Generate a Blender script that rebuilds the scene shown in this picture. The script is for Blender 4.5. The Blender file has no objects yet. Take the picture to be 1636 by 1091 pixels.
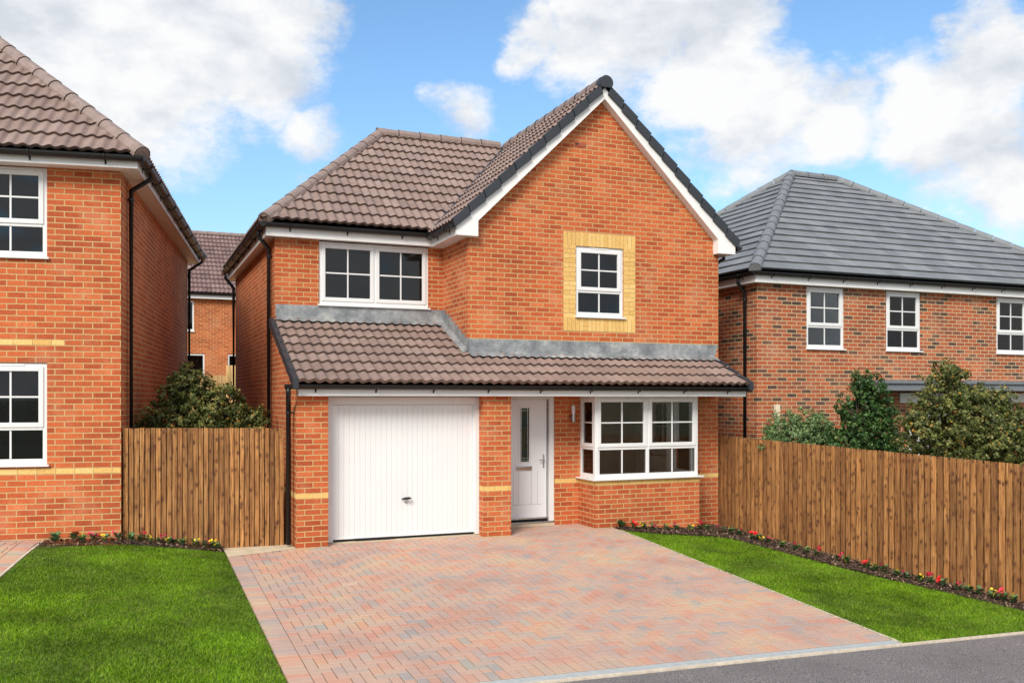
import bpy, bmesh, math, random
import numpy as np
from mathutils import Vector, Matrix
random.seed(7); RNG = np.random.default_rng(7)
S = bpy.context.scene; COL = S.collection
# ------------------------------------------------------------------ terrain
XS = [-60, -20, -1.5, 0, 1.2, 2.2, 5.3, 7.1, 8.8, 9.7, 14, 30, 90]
R7 = [.3, .0, -.2, -.24, -.262, -.28, -.346, -.386, -.43, -.45, -.55, -.9, -1.5]
R13 = [.9, .6, .26, .2, .01, 0, 0, 0, -.1, -.19, -.38, -.7, -1.2]
def gz(x, y):
    a = float(np.interp(x, XS, R7)); b = float(np.interp(x, XS, R13))
    if y < 7.17: return a
    if y < 13: t = (y - 7.17) / 5.83; return a * (1 - t) + b * t
    if y < 21: return b
    if y < 27: return b + (.95 - b) * (y - 21) / 6
    return .95
# ------------------------------------------------------------------ materials
class NT:
    def __init__(s, name):
        s.m = bpy.data.materials.new(name); s.m.use_nodes = True
        s.t = s.m.node_tree; s.b = s.t.nodes['Principled BSDF']; s.o = s.t.nodes['Material Output']
    def n(s, typ, ins=None, **kw):
        nd = s.t.nodes.new(typ)
        for k, v in kw.items(): setattr(nd, k, v)
        for k, v in (ins or {}).items():
            if hasattr(v, 'links') or isinstance(v, bpy.types.NodeSocket): s.t.links.new(v, nd.inputs[k])
            else: nd.inputs[k].default_value = v
        return nd
    def link(s, a, b): s.t.links.new(a, b)
    def set(s, **kw):
        for k, v in kw.items():
            k = k.replace('_', ' ')
            if isinstance(v, bpy.types.NodeSocket): s.link(v, s.b.inputs[k])
            else: s.b.inputs[k].default_value = v
    def uv(s): return s.n('ShaderNodeTexCoord').outputs['UV']
    def obj(s): return s.n('ShaderNodeTexCoord').outputs['Object']
    def noise(s, vec, scale, detail=4, rough=.55):
        return s.n('ShaderNodeTexNoise', {'Vector': vec, 'Scale': scale, 'Detail': detail, 'Roughness': rough})
    def ramp(s, fac, stops, interp='LINEAR'):
        r = s.n('ShaderNodeValToRGB', {'Fac': fac}); cr = r.color_ramp; cr.interpolation = interp
        while len(cr.elements) > 1: cr.elements.remove(cr.elements[-1])
        for i, (p, c) in enumerate(stops):
            e = cr.elements[0] if i == 0 else cr.elements.new(p)
            e.position = p; e.color = c4(c)
        return r.outputs['Color']
    def mix(s, f, a, b, mode='MIX'):
        m = s.n('ShaderNodeMix', data_type='RGBA', blend_type=mode)
        for i, v in ((0, f), (6, a), (7, b)):
            if isinstance(v, bpy.types.NodeSocket): s.link(v, m.inputs[i])
            else: m.inputs[i].default_value = v if i == 0 else c4(v)
        return m.outputs[2]
    def math(s, op, a, b=0.0, clamp=False):
        m = s.n('ShaderNodeMath', operation=op, use_clamp=clamp)
        for i, v in ((0, a), (1, b)):
            if isinstance(v, bpy.types.NodeSocket): s.link(v, m.inputs[i])
            else: m.inputs[i].default_value = v
        return m.outputs[0]
    def bump(s, h, dist, strength=1.0, normal=None):
        b = s.n('ShaderNodeBump', {'Height': h, 'Distance': dist, 'Strength': strength})
        if normal: s.link(normal, b.inputs['Normal'])
        return b.outputs[0]
def c4(c):
    if isinstance(c, (int, float)): return (c, c, c, 1)
    return (*c, 1) if len(c) == 3 else c

def brick_mat(name, stops, mortar=(.56, .39, .175), bw=.225, rh=.075, off=.5, ms=.0068, stain=True, freq=2):
    k = NT(name); uv = k.uv()
    wob = k.noise(uv, 9, 2)
    uvw = k.n('ShaderNodeVectorMath', operation='MULTIPLY_ADD')
    k.link(wob.outputs['Color'], uvw.inputs[0]); uvw.inputs[1].default_value = (.006, .006, 0); k.link(uv, uvw.inputs[2])
    vec = uvw.outputs[0]
    def br(c1, c2, m):
        b = k.n('ShaderNodeTexBrick', {'Vector': vec, 'Color1': c4(c1), 'Color2': c4(c2), 'Mortar': c4(m), 'Scale': 1.0,
            'Mortar Size': ms, 'Mortar Smooth': .15, 'Bias': 0.0, 'Brick Width': bw, 'Row Height': rh})
        b.offset = off; b.offset_frequency = freq; return b
    b = br(0, 1, 0)
    col = k.ramp(b.outputs['Color'], stops)
    nz = k.noise(uv, 26, 5, .65)
    col = k.mix(.75, col, k.ramp(nz.outputs['Fac'], [(.28, .72), (.5, .98), (.72, 1.22)]), 'MULTIPLY')
    sp = k.noise(uv, 130, 2)
    col = k.mix(.6, col, k.ramp(sp.outputs['Fac'], [(.3, .7), (.5, 1.0), (.75, 1.15)]), 'MULTIPLY')
    if stain:
        ef = k.noise(uv, 1.7, 6, .65)
        col = k.mix(k.math('MULTIPLY', k.ramp(ef.outputs['Fac'], [(.52, 0), (.66, 1)]), .30), col, (.60, .30, .17))
        ef2 = k.noise(uv, .9, 4, .6); col = k.mix(.8, col, k.ramp(ef2.outputs['Fac'], [(.38, .82), (.5, 1.), (.62, 1.12)]), 'MULTIPLY')
        ef3 = k.noise(uv, 5.5, 7, .75); col = k.mix(k.math('MULTIPLY', k.ramp(ef3.outputs['Fac'], [(.64, 0), (.72, 1)]), .22), col, (.66, .46, .34))
    mn = k.noise(uv, 60, 3)
    mcol = k.mix(mn.outputs['Fac'], [v * .8 for v in mortar], [min(1, v * 1.2) for v in mortar])
    col = k.mix(b.outputs['Fac'], col, mcol)
    h = k.math('SUBTRACT', k.math('MULTIPLY', nz.outputs['Fac'], .35), b.outputs['Fac'])
    k.set(Base_Color=col, Roughness=.88, Normal=k.bump(h, .006, .7)); return k.m
BR_STOPS = [(0, (.39, .070, .019)), (.25, (.47, .094, .025)), (.6, (.53, .114, .031)), (.9, (.57, .135, .039)), (1, (.60, .165, .055))]
M = {}
M['brick'] = brick_mat('orange_red_brick', BR_STOPS)
M['brick_old'] = brick_mat('multi_brick', [(0, (.075, .042, .032)), (.14, (.13, .062, .042)), (.24, (.30, .085, .045)), (.45, (.38, .090, .034)), (.72, (.47, .110, .038)), (.9, (.36, .115, .06)), (1, (.46, .15, .07))], mortar=(.58, .46, .26))
M['buff'] = brick_mat('buff_brick', [(0, (.70, .42, .125)), (.5, (.78, .49, .16)), (1, (.84, .56, .21))], mortar=(.42, .27, .12), stain=False, ms=.0035)
M['buff_soldier'] = brick_mat('buff_soldier_brick', [(0, (.70, .42, .125)), (.5, (.78, .49, .16)), (1, (.84, .56, .21))], mortar=(.42, .27, .12), bw=.075, rh=.5, off=0, stain=False, ms=.0035)

def tile_mat(name, stops, bw, rh, off=0, line=.5, weather=.4, joint=.004):
    k = NT(name); uv = k.uv()
    b = k.n('ShaderNodeTexBrick', {'Vector': uv, 'Color1': c4(0), 'Color2': c4(1), 'Mortar': c4(0), 'Scale': 1.0,
        'Mortar Size': joint, 'Mortar Smooth': .3, 'Brick Width': bw, 'Row Height': rh}); b.offset = off
    col = k.ramp(b.outputs['Color'], stops)
    n1 = k.noise(uv, 3.2, 7, .68)
    col = k.mix(weather, col, k.ramp(n1.outputs['Fac'], [(.36, .70), (.5, 1.), (.64, 1.34)]), 'MULTIPLY')
    n2 = k.noise(uv, 150, 2)
    col = k.mix(.55, col, k.ramp(n2.outputs['Fac'], [(.3, .75), (.5, 1.), (.75, 1.25)]), 'MULTIPLY')
    li = k.noise(uv, 17, 3, .6)
    col = k.mix(k.math('MULTIPLY', k.ramp(li.outputs['Fac'], [(.66, 0), (.74, 1)]), .22), col, (.46, .42, .38))
    col = k.mix(k.math('MULTIPLY', b.outputs['Fac'], line), col, (.05, .045, .045))
    k.set(Base_Color=col, Roughness=.62, Normal=k.bump(n2.outputs['Fac'], .002, .4)); k.b.inputs['Specular IOR Level'].default_value = .4
    return k.m
M['pantile'] = tile_mat('brown_pantile', [(0, (.225, .155, .130)), (.5, (.255, .178, .150)), (1, (.29, .208, .178))], .30, .345, line=.25)
M['pantile_far'] = tile_mat('rear_pantile', [(0, (.17, .105, .095)), (1, (.25, .165, .15))], .30, .345, line=.25)
M['slate'] = tile_mat('grey_flat_tile', [(0, (.165, .175, .185)), (.5, (.195, .205, .215)), (1, (.235, .245, .255))], .33, .33, off=.5, line=.12, weather=.3, joint=.003)
def plain(name, col, rough=.5, var=.12, scale=6, spec=.5, metal=0, bump=0, coat=0):
    k = NT(name); o = k.obj(); n = k.noise(o, scale, 5, .6)
    c = k.mix(1, col, k.ramp(n.outputs['Fac'], [(.25, 1 - var), (.75, 1 + var)]), 'MULTIPLY')
    k.set(Base_Color=c, Roughness=k.math('ADD', k.math('MULTIPLY', n.outputs['Fac'], .16), rough - .08, True), Metallic=metal)
    k.b.inputs['Specular IOR Level'].default_value = spec
    if bump: k.set(Normal=k.bump(k.noise(o, scale * 12, 3).outputs['Fac'], bump, .5))
    return k.m
M['ridge'] = plain('brown_ridge_tile', (.26, .19, .165), .62, .25, 9, bump=.003)
M['ridge_grey'] = plain('grey_ridge_tile', (.185, .195, .205), .6, .2, 9, bump=.003)
M['cap'] = plain('charcoal_verge_cap', (.030, .034, .041), .45, .12, 5)
M['upvc'] = plain('white_upvc', (.76, .76, .75), .28, .03, 2)
M['upvc_warm'] = plain('white_fascia_board', (.84, .83, .81), .32, .04, 3)
M['steel_white'] = plain('white_painted_steel', (.79, .79, .785), .36, .025, 1.5)
M['door'] = plain('pale_grey_door_paint', (.80, .81, .83), .4, .025, 3)
M['black'] = plain('black_plastic', (.008, .008, .009), .42, .2, 4)
M['chrome'] = plain('brushed_steel', (.55, .53, .50), .28, .08, 12, metal=1)
M['brass'] = plain('bright_letterbox_metal', (.62, .40, .30), .2, .1, 12, metal=1)
M['lampglass'] = plain('frosted_lamp_plastic', (.78, .76, .82), .25, .03, 4)
M['reveal'] = plain('window_reveal_plaster', (.34, .34, .31), .8, .04, 3)
M['dark'] = plain('unlit_interior', (.030, .034, .038), .7, .15, 1.2)  # dark colour standing in for unlit rooms behind glass and doors
M['plaster'] = plain('cream_plaster', (.84, .81, .73), .8, .04, 2)
M['room'] = plain('brown_feature_wall', (.50, .41, .32), .8, .08, 2)
M['carpet'] = plain('grey_carpet', (.25, .23, .2), .95, .1, 30)
M['cream'] = plain('cream_concrete', (.56, .47, .33), .85, .2, 7, bump=.004)
M['timberpost'] = plain('pale_timber_post', (.72, .60, .42), .7, .12, 9)
M['canopy'] = plain('grey_canopy', (.17, .185, .20), .5, .12, 5)
M['galv'] = plain('galvanised_grating', (.50, .54, .55), .45, .1, 20, metal=.1)
M['sand'] = plain('joint_sand', (.20, .135, .095), .95, .35, 9)
M['kerb'] = plain('pale_kerb', (.62, .53, .42), .85, .25, 14, bump=.004)
M['bark'] = plain('bush_bark', (.09, .065, .045), .9, .3, 18, bump=.01)
M['stone_trim'] = plain('terracotta_airbrick', (.36, .10, .05), .8, .2, 15)
def lead():
    k = NT('lead_flashing'); o = k.obj()
    n = k.noise(o, 3.5, 7, .7); n2 = k.noise(o, 22, 4, .6)
    c = k.ramp(n.outputs['Fac'], [(.32, (.15, .165, .175)), (.47, (.25, .262, .27)), (.56, (.34, .352, .355)), (.70, (.54, .53, .48))])
    c = k.mix(.4, c, k.ramp(n2.outputs['Fac'], [(.3, .7), (.7, 1.25)]), 'MULTIPLY')
    k.set(Base_Color=c, Roughness=.5, Metallic=.25, Normal=k.bump(n2.outputs['Fac'], .006, .5)); return k.m
M['lead'] = lead()
def glass(name, tint, rough=.02, amt=.93):
    k = NT(name)
    tr = k.n('ShaderNodeBsdfTransparent', {'Color': c4(tint)})
    gl = k.n('ShaderNodeBsdfGlossy', {'Color': c4(.9), 'Roughness': rough})
    fr = k.n('ShaderNodeFresnel', {'IOR': 1.45})
    mx = k.n('ShaderNodeMixShader', {0: k.math('MULTIPLY', fr.outputs[0], 1.0, True), 1: tr.outputs[0], 2: gl.outputs[0]})
    k.link(mx.outputs[0], k.o.inputs['Surface']); return k.m
M['glass'] = glass('window_glass', (.98, .99, .985))
M['glass_dim'] = glass('dim_window_glass', (.62, .66, .68))
def wood(name, a, b, c, knots=True, scale=1):
    k = NT(name); o = k.obj(); oi = k.n('ShaderNodeObjectInfo')
    off = k.n('ShaderNodeVectorMath', operation='ADD'); k.link(o, off.inputs[0])
    cm = k.n('ShaderNodeCombineXYZ', {'X': k.math('MULTIPLY', oi.outputs['Random'], 37.), 'Y': 0., 'Z': k.math('MULTIPLY', oi.outputs['Random'], 91.)})
    k.link(cm.outputs[0], off.inputs[1])
    mp = k.n('ShaderNodeMapping', {'Vector': off.outputs[0], 'Scale': (95, 20, 3.0)})
    g = k.noise(mp.outputs[0], 1.0, 5, .6)
    col = k.ramp(g.outputs['Fac'], [(.34, a), (.5, b), (.64, c)])
    mp2 = k.n('ShaderNodeMapping', {'Vector': off.outputs[0], 'Scale': (5, 5, 1.1)})
    big = k.noise(mp2.outputs[0], 1.3, 4)
    col = k.mix(.85, col, k.ramp(big.outputs['Fac'], [(.34, .58), (.46, .94), (.56, 1.06), (.68, 1.25)]), 'MULTIPLY')
    col = k.mix(1, col, k.ramp(oi.outputs['Random'], [(0, (.62, .58, .54)), (.3, (.95, .93, .9)), (.6, (1.05, 1.05, 1.)), (.88, (1.28, 1.26, 1.2)), (.9, (.72, .68, .64)), (1, (.85, .8, .74))]), 'MULTIPLY')
    if knots:
        mp3 = k.n('ShaderNodeMapping', {'Vector': off.outputs[0], 'Scale': (12, 3, 8.5)})
        v = k.n('ShaderNodeTexVoronoi', {'Vector': mp3.outputs[0], 'Scale': 1.0, 'Randomness': 1.0})
        f = k.ramp(v.outputs['Distance'], [(.0, 1), (.14, 1), (.22, .55), (.34, .15), (.5, 0)])
        col = k.mix(k.math('MULTIPLY', f, .85), col, (.085, .028, .012))
    k.set(Base_Color=col, Roughness=.82, Normal=k.bump(g.outputs['Fac'], .002, .6)); return k.m
M['fence'] = wood('stained_fence_timber', (.16, .058, .016), (.34, .150, .046), (.50, .255, .092))
M['fence_new'] = wood('pale_new_timber', (.50, .30, .12), (.62, .40, .17), (.70, .48, .24), False)
def attr_mat(name, ramp, rough=.8, noise_scale=0, nstops=None, trans=0, bump=0, spec=.3, attr='rnd', uvnoise=True):
    k = NT(name); a = k.n('ShaderNodeAttribute', attribute_name=attr)
    col = k.ramp(a.outputs['Fac'], ramp)
    o = k.obj()
    if noise_scale:
        n = k.noise(o, noise_scale, 5, .6)
        col = k.mix(1, col, k.ramp(n.outputs['Fac'], nstops or [(.3, .75), (.7, 1.25)]), 'MULTIPLY')
    k.set(Base_Color=col, Roughness=rough); k.b.inputs['Specular IOR Level'].default_value = spec
    if bump: k.set(Normal=k.bump(k.noise(o, 160, 3).outputs['Fac'], bump, .5))
    if trans:
        tl = k.n('ShaderNodeBsdfTranslucent', {'Color': col})
        mx = k.n('ShaderNodeMixShader', {0: trans, 1: k.b.outputs[0], 2: tl.outputs[0]}); k.link(mx.outputs[0], k.o.inputs['Surface'])
    return k
PAVE = [(0, (.53, .275, .205)), (.12, (.52, .30, .228)), (.35, (.50, .328, .26)), (.6, (.475, .33, .27)), (.82, (.445, .325, .278)), (.93, (.405, .325, .29)), (.975, (.35, .315, .30)), (1, (.54, .375, .285))]
kp = attr_mat('paving_blocks', PAVE, .85, 1.1, [(.36, (.89, .87, .87)), (.48, (1., 1., 1.)), (.56, (1.04, 1.06, .98)), (.66, (1.08, 1.14, .97))], bump=.002)
o_ = kp.obj(); sp_ = kp.noise(o_, 210, 2); bc_ = kp.b.inputs['Base Color'].links[0].from_socket
kp.set(Base_Color=kp.mix(.8, bc_, kp.ramp(sp_.outputs['Fac'], [(.25, .66), (.5, 1.), (.75, 1.25)]), 'MULTIPLY')); M['pave'] = kp.m
M['grass'] = attr_mat('grass_blades', [(0, (.062, .135, .002)), (.35, (.125, .245, .004)), (.7, (.205, .355, .008)), (.93, (.31, .43, .03)), (1, (.42, .40, .14))], .55, 1.3, [(.36, .60), (.45, .86), (.52, 1.04), (.58, 1.2), (.66, 1.45)], trans=.25)
kg_ = M['grass']; og_ = kg_.obj(); d1_ = kg_.noise(og_, 4.5, 5, .65); d2_ = kg_.noise(og_, .55, 3)
gsrc = kg_.b.inputs['Base Color'].links[0].from_socket
gcol = kg_.mix(kg_.math('MULTIPLY', kg_.ramp(d1_.outputs['Fac'], [(.53, 0), (.66, 1)]), .30), gsrc, (.34, .33, .075))
gcol = kg_.mix(kg_.math('MULTIPLY', kg_.ramp(d2_.outputs['Fac'], [(.48, 0), (.60, 1)]), .14), gcol, (.22, .36, .06))
kg_.set(Base_Color=gcol); M['grass'] = kg_.m
def soil_like(name, stops, s1, s2, bump=.01, rough=.95):
    k = NT(name); o = k.obj(); n = k.noise(o, s1, 8, .7); m = k.noise(o, s2, 3, .6)
    c = k.ramp(n.outputs['Fac'], stops); c = k.mix(.7, c, k.ramp(m.outputs['Fac'], [(.3, .55), (.5, 1), (.7, 1.5)]), 'MULTIPLY')
    k.set(Base_Color=c, Roughness=rough, Normal=k.bump(m.outputs['Fac'], bump, .8)); return k.m
M['lawn'] = soil_like('lawn_base', [(.3, (.05, .10, .008)), (.7, (.10, .17, .015))], 2, 60, .02)
M['ground'] = soil_like('rough_ground', [(.3, (.10, .11, .04)), (.7, (.17, .15, .08))], .6, 9, .03)
M['mulch'] = soil_like('dark_mulch', [(.3, (.030, .018, .012)), (.7, (.085, .055, .038))], 9, 70, .03)
M['asphalt'] = None
k = NT('asphalt'); o = k.obj(); n = k.noise(o, 85, 4, .8); g = k.noise(o, .9, 6, .6)
vo = k.n('ShaderNodeTexVoronoi', {'Vector': o, 'Scale': 95.0})
c = k.ramp(n.outputs['Fac'], [(.36, (.050, .045, .045)), (.5, (.150, .136, .134)), (.62, (.34, .315, .31))])
c = k.mix(1, c, k.ramp(g.outputs['Fac'], [(.3, .82), (.7, 1.15)]), 'MULTIPLY')
st = k.noise(o, 38, 2); c = k.mix(k.ramp(st.outputs['Fac'], [(.78, 0), (.8, 1)]), c, (.5, .48, .46))
k.set(Base_Color=c, Roughness=.9, Normal=k.bump(vo.outputs['Distance'], .006, .7)); M['asphalt'] = k.m
M['chips'] = attr_mat('bark_chips', [(0, (.035, .02, .013)), (.6, (.10, .06, .04)), (.9, (.24, .15, .10)), (1, (.42, .30, .21))], .9).m
def leafm(name, ramp): return attr_mat(name, ramp, .5, 2.6, [(.3, .72), (.7, 1.28)], trans=.22, spec=.35).m
M['leaf_olive'] = leafm('olive_leaves', [(0, (.030, .048, .010)), (.42, (.092, .115, .026)), (.70, (.20, .215, .058)), (.93, (.35, .32, .11)), (1, (.48, .24, .03))])
M['leaf_dark'] = leafm('deep_green_leaves', [(0, (.015, .042, .010)), (.5, (.042, .100, .022)), (.85, (.09, .18, .04)), (1, (.18, .28, .07))])
M['leaf_light'] = leafm('light_green_leaves', [(0, (.06, .11, .035)), (.5, (.14, .22, .075)), (.85, (.25, .35, .15)), (1, (.36, .44, .22))])
M['leaf_bed'] = leafm('bedding_leaves', [(0, (.03, .08, .02)), (.5, (.09, .19, .06)), (1, (.20, .32, .15))])
for nm, cl in (('red', (.75, .016, .022)), ('pink', (.72, .028, .12)), ('yellow', (.85, .56, .015)), ('coral', (.82, .05, .09))):
    M['petal_' + nm] = plain(nm + '_petals', cl, .5, .2, 30)
# ------------------------------------------------------------------ mesh builder
class MB:
    def __init__(s): s.v = []; s.f = []; s.uv = []; s.a = []; s.hasuv = False
    def quad(s, pts, uvs=None, rnd=0.):
        i = len(s.v); s.v += [tuple(p) for p in pts]; s.f.append(tuple(range(i, i + len(pts))))
        if uvs: s.hasuv = True
        s.uv.append(uvs or [(p[0], p[2]) for p in pts]); s.a.append(rnd)
    def box(s, x0, x1, y0, y1, z0, z1, rnd=0., uvw=False):
        P = lambda *a: a
        A = [P(x0, y0, z0), P(x1, y0, z0), P(x1, y1, z0), P(x0, y1, z0), P(x0, y0, z1), P(x1, y0, z1), P(x1, y1, z1), P(x0, y1, z1)]
        i = len(s.v); s.v += A
        for fc in ((0, 3, 2, 1), (4, 5, 6, 7), (0, 1, 5, 4), (1, 2, 6, 5), (2, 3, 7, 6), (3, 0, 4, 7)):
            s.f.append(tuple(i + q for q in fc))
            s.uv.append([(A[q][0] + A[q][1], A[q][2]) for q in fc]); s.a.append(rnd)
        if uvw: s.hasuv = True
    def tube(s, pts, r, n=10, cap=True):
        pts = [Vector(p) for p in pts]; rings = []
        rr = r if isinstance(r, (list, tuple)) else [r] * len(pts)
        for i, p in enumerate(pts):
            d = ((pts[min(i + 1, len(pts) - 1)] - p).normalized() + (p - pts[max(i - 1, 0)]).normalized())
            d.normalize(); a = d.cross(Vector((0, 0, 1)))
            if a.length < .05: a = d.cross(Vector((0, 1, 0)))
            a.normalize(); b = d.cross(a).normalized(); st = len(s.v)
            for k_ in range(n):
                t = 2 * math.pi * k_ / n; s.v.append(tuple(p + (a * math.cos(t) + b * math.sin(t)) * rr[i]))
            rings.append(st)
        for i in range(len(rings) - 1):
            for k_ in range(n):
                q = (k_ + 1) % n
                s.f.append((rings[i] + k_, rings[i] + q, rings[i + 1] + q, rings[i + 1] + k_)); s.uv.append([(0, 0)] * 4); s.a.append(0.)
        if cap:
            s.f.append(tuple(reversed(range(rings[0], rings[0] + n)))); s.uv.append([(0, 0)] * n); s.a.append(0.)
            s.f.append(tuple(range(rings[-1], rings[-1] + n))); s.uv.append([(0, 0)] * n); s.a.append(0.)
    def prism(s, poly, y0, y1):  # poly in (x,z), counter-clockwise seen from the front (-y)
        s.quad([(x, y0, z) for x, z in poly], [(x, z) for x, z in poly])
        s.quad([(x, y1, z) for x, z in reversed(poly)], [(x, z) for x, z in reversed(poly)])
        for i in range(len(poly)):
            a, b = poly[i], poly[(i + 1) % len(poly)]
            s.quad([(b[0], y0, b[1]), (a[0], y0, a[1]), (a[0], y1, a[1]), (b[0], y1, b[1])])
    def build(s, name, mat, parent=None, bevel=0, smooth=False, attr=False, loc=None, rot=0):
        me = bpy.data.meshes.new(name); me.from_pydata(s.v, [], s.f)
        if s.hasuv:
            ul = me.uv_layers.new(name='UVMap'); flat = [c for u in s.uv for p in u for c in p]
            ul.data.foreach_set('uv', flat)
        if attr:
            at = me.attributes.new('rnd', 'FLOAT', 'FACE'); at.data.foreach_set('value', s.a)
        me.materials.append(M[mat] if isinstance(mat, str) else mat)
        if smooth: me.polygons.foreach_set('use_smooth', [True] * len(me.polygons))
        me.update()
        o = bpy.data.objects.new(name, me); COL.objects.link(o)
        if parent: o.parent = parent
        if loc is not None: o.location = loc
        o.rotation_euler[2] = rot
        if bevel:
            b = o.modifiers.new('b', 'BEVEL'); b.width = bevel; b.segments = 2; b.limit_method = 'ANGLE'; b.use_clamp_overlap = True
        return o
def parts(name, mat, parent, boxes, **kw):
    for q in boxes: b = MB(); b.box(*q); o = b.build(name, mat, parent, **kw)
    return o
def obj_from(name, verts, faces, mat, parent=None, uvs=None, smooth=False):
    b = MB(); b.v = verts; b.f = faces; b.uv = uvs or []; b.hasuv = uvs is not None; return b.build(name, mat, parent, smooth=smooth)
def empty(name, label, cat, loc=(0, 0, 0), rot=0, group=None):
    o = bpy.data.objects.new(name, None); COL.objects.link(o); o.location = loc; o.rotation_euler[2] = rot
    o.empty_display_size = .2; tag(o, label, cat, group); return o
def tag(o, label=None, cat=None, group=None, kind=None):
    if label: o['label'] = label
    if cat: o['category'] = cat
    if group: o['group'] = group
    if kind: o['kind'] = kind
    return o
# ------------------------------------------------------------------ walls
def wall(mb, p0, p1, z0, z1, holes=(), depth=.1, uo=0., sides='lrt b'):
    p0 = Vector(p0); p1 = Vector(p1); L = (p1 - p0).length; d = (p1 - p0) / L; inn = Vector((-d.y, d.x))
    us = sorted({0, L, *[h[0] for h in holes], *[h[1] for h in holes]}); zs = sorted({z0, z1, *[h[2] for h in holes], *[h[3] for h in holes]})
    P = lambda u, z, k=0: (p0.x + d.x * u + inn.x * k, p0.y + d.y * u + inn.y * k, z)
    for i in range(len(us) - 1):
        for j in range(len(zs) - 1):
            u, w, a, b = us[i], us[i + 1], zs[j], zs[j + 1]; cu, cz = (u + w) / 2, (a + b) / 2
            if any(h[0] < cu < h[1] and h[2] < cz < h[3] for h in holes): continue
            mb.quad([P(u, a), P(w, a), P(w, b), P(u, b)], [(u + uo, a), (w + uo, a), (w + uo, b), (u + uo, b)])
    for (u, w, a, b) in holes:
        for e, sg in ((u, 1), (w, -1)):
            q = [P(e, a), P(e, a, depth), P(e, b, depth), P(e, b)]; t = [(e + uo, a), (e + uo + depth * sg, a), (e + uo + depth * sg, b), (e + uo, b)]
            if sg < 0: q.reverse(); t.reverse()
            mb.quad(q, t)
        mb.quad([P(u, a), P(w, a), P(w, a, depth), P(u, a, depth)], [(u, a), (w, a), (w, a + depth), (u, a + depth)])
        mb.quad([P(u, b, depth), P(w, b, depth), P(w, b), P(u, b)], [(u, b), (w, b), (w, b + depth), (u, b + depth)])
def strip(name, p0, p1, z0, z1, mat, parent, proud=.003, uo=0., label=None):
    b = MB(); p0 = Vector(p0); p1 = Vector(p1); d = (p1 - p0); L = d.length; d /= L; o = Vector((d.y, -d.x)) * proud
    a = p0 + o; c = p1 + o; i0 = p0 - o * 3; i1 = p1 - o * 3
    b.quad([(a.x, a.y, z0), (c.x, c.y, z0), (c.x, c.y, z1), (a.x, a.y, z1)], [(uo, z0), (uo + L, z0), (uo + L, z1), (uo, z1)])
    b.quad([(a.x, a.y, z1), (c.x, c.y, z1), (i1.x, i1.y, z1), (i0.x, i0.y, z1)], [(0, 0)] * 4)
    b.quad([(i0.x, i0.y, z0), (i1.x, i1.y, z0), (c.x, c.y, z0), (a.x, a.y, z0)], [(0, 0)] * 4)
    b.quad([(i0.x, i0.y, z0), (a.x, a.y, z0), (a.x, a.y, z1), (i0.x, i0.y, z1)], [(0, z0), (.01, z0), (.01, z1), (0, z1)])
    b.quad([(c.x, c.y, z0), (i1.x, i1.y, z0), (i1.x, i1.y, z1), (c.x, c.y, z1)], [(0, z0), (.01, z0), (.01, z1), (0, z1)])
    return b.build(name, mat, parent)
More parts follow.
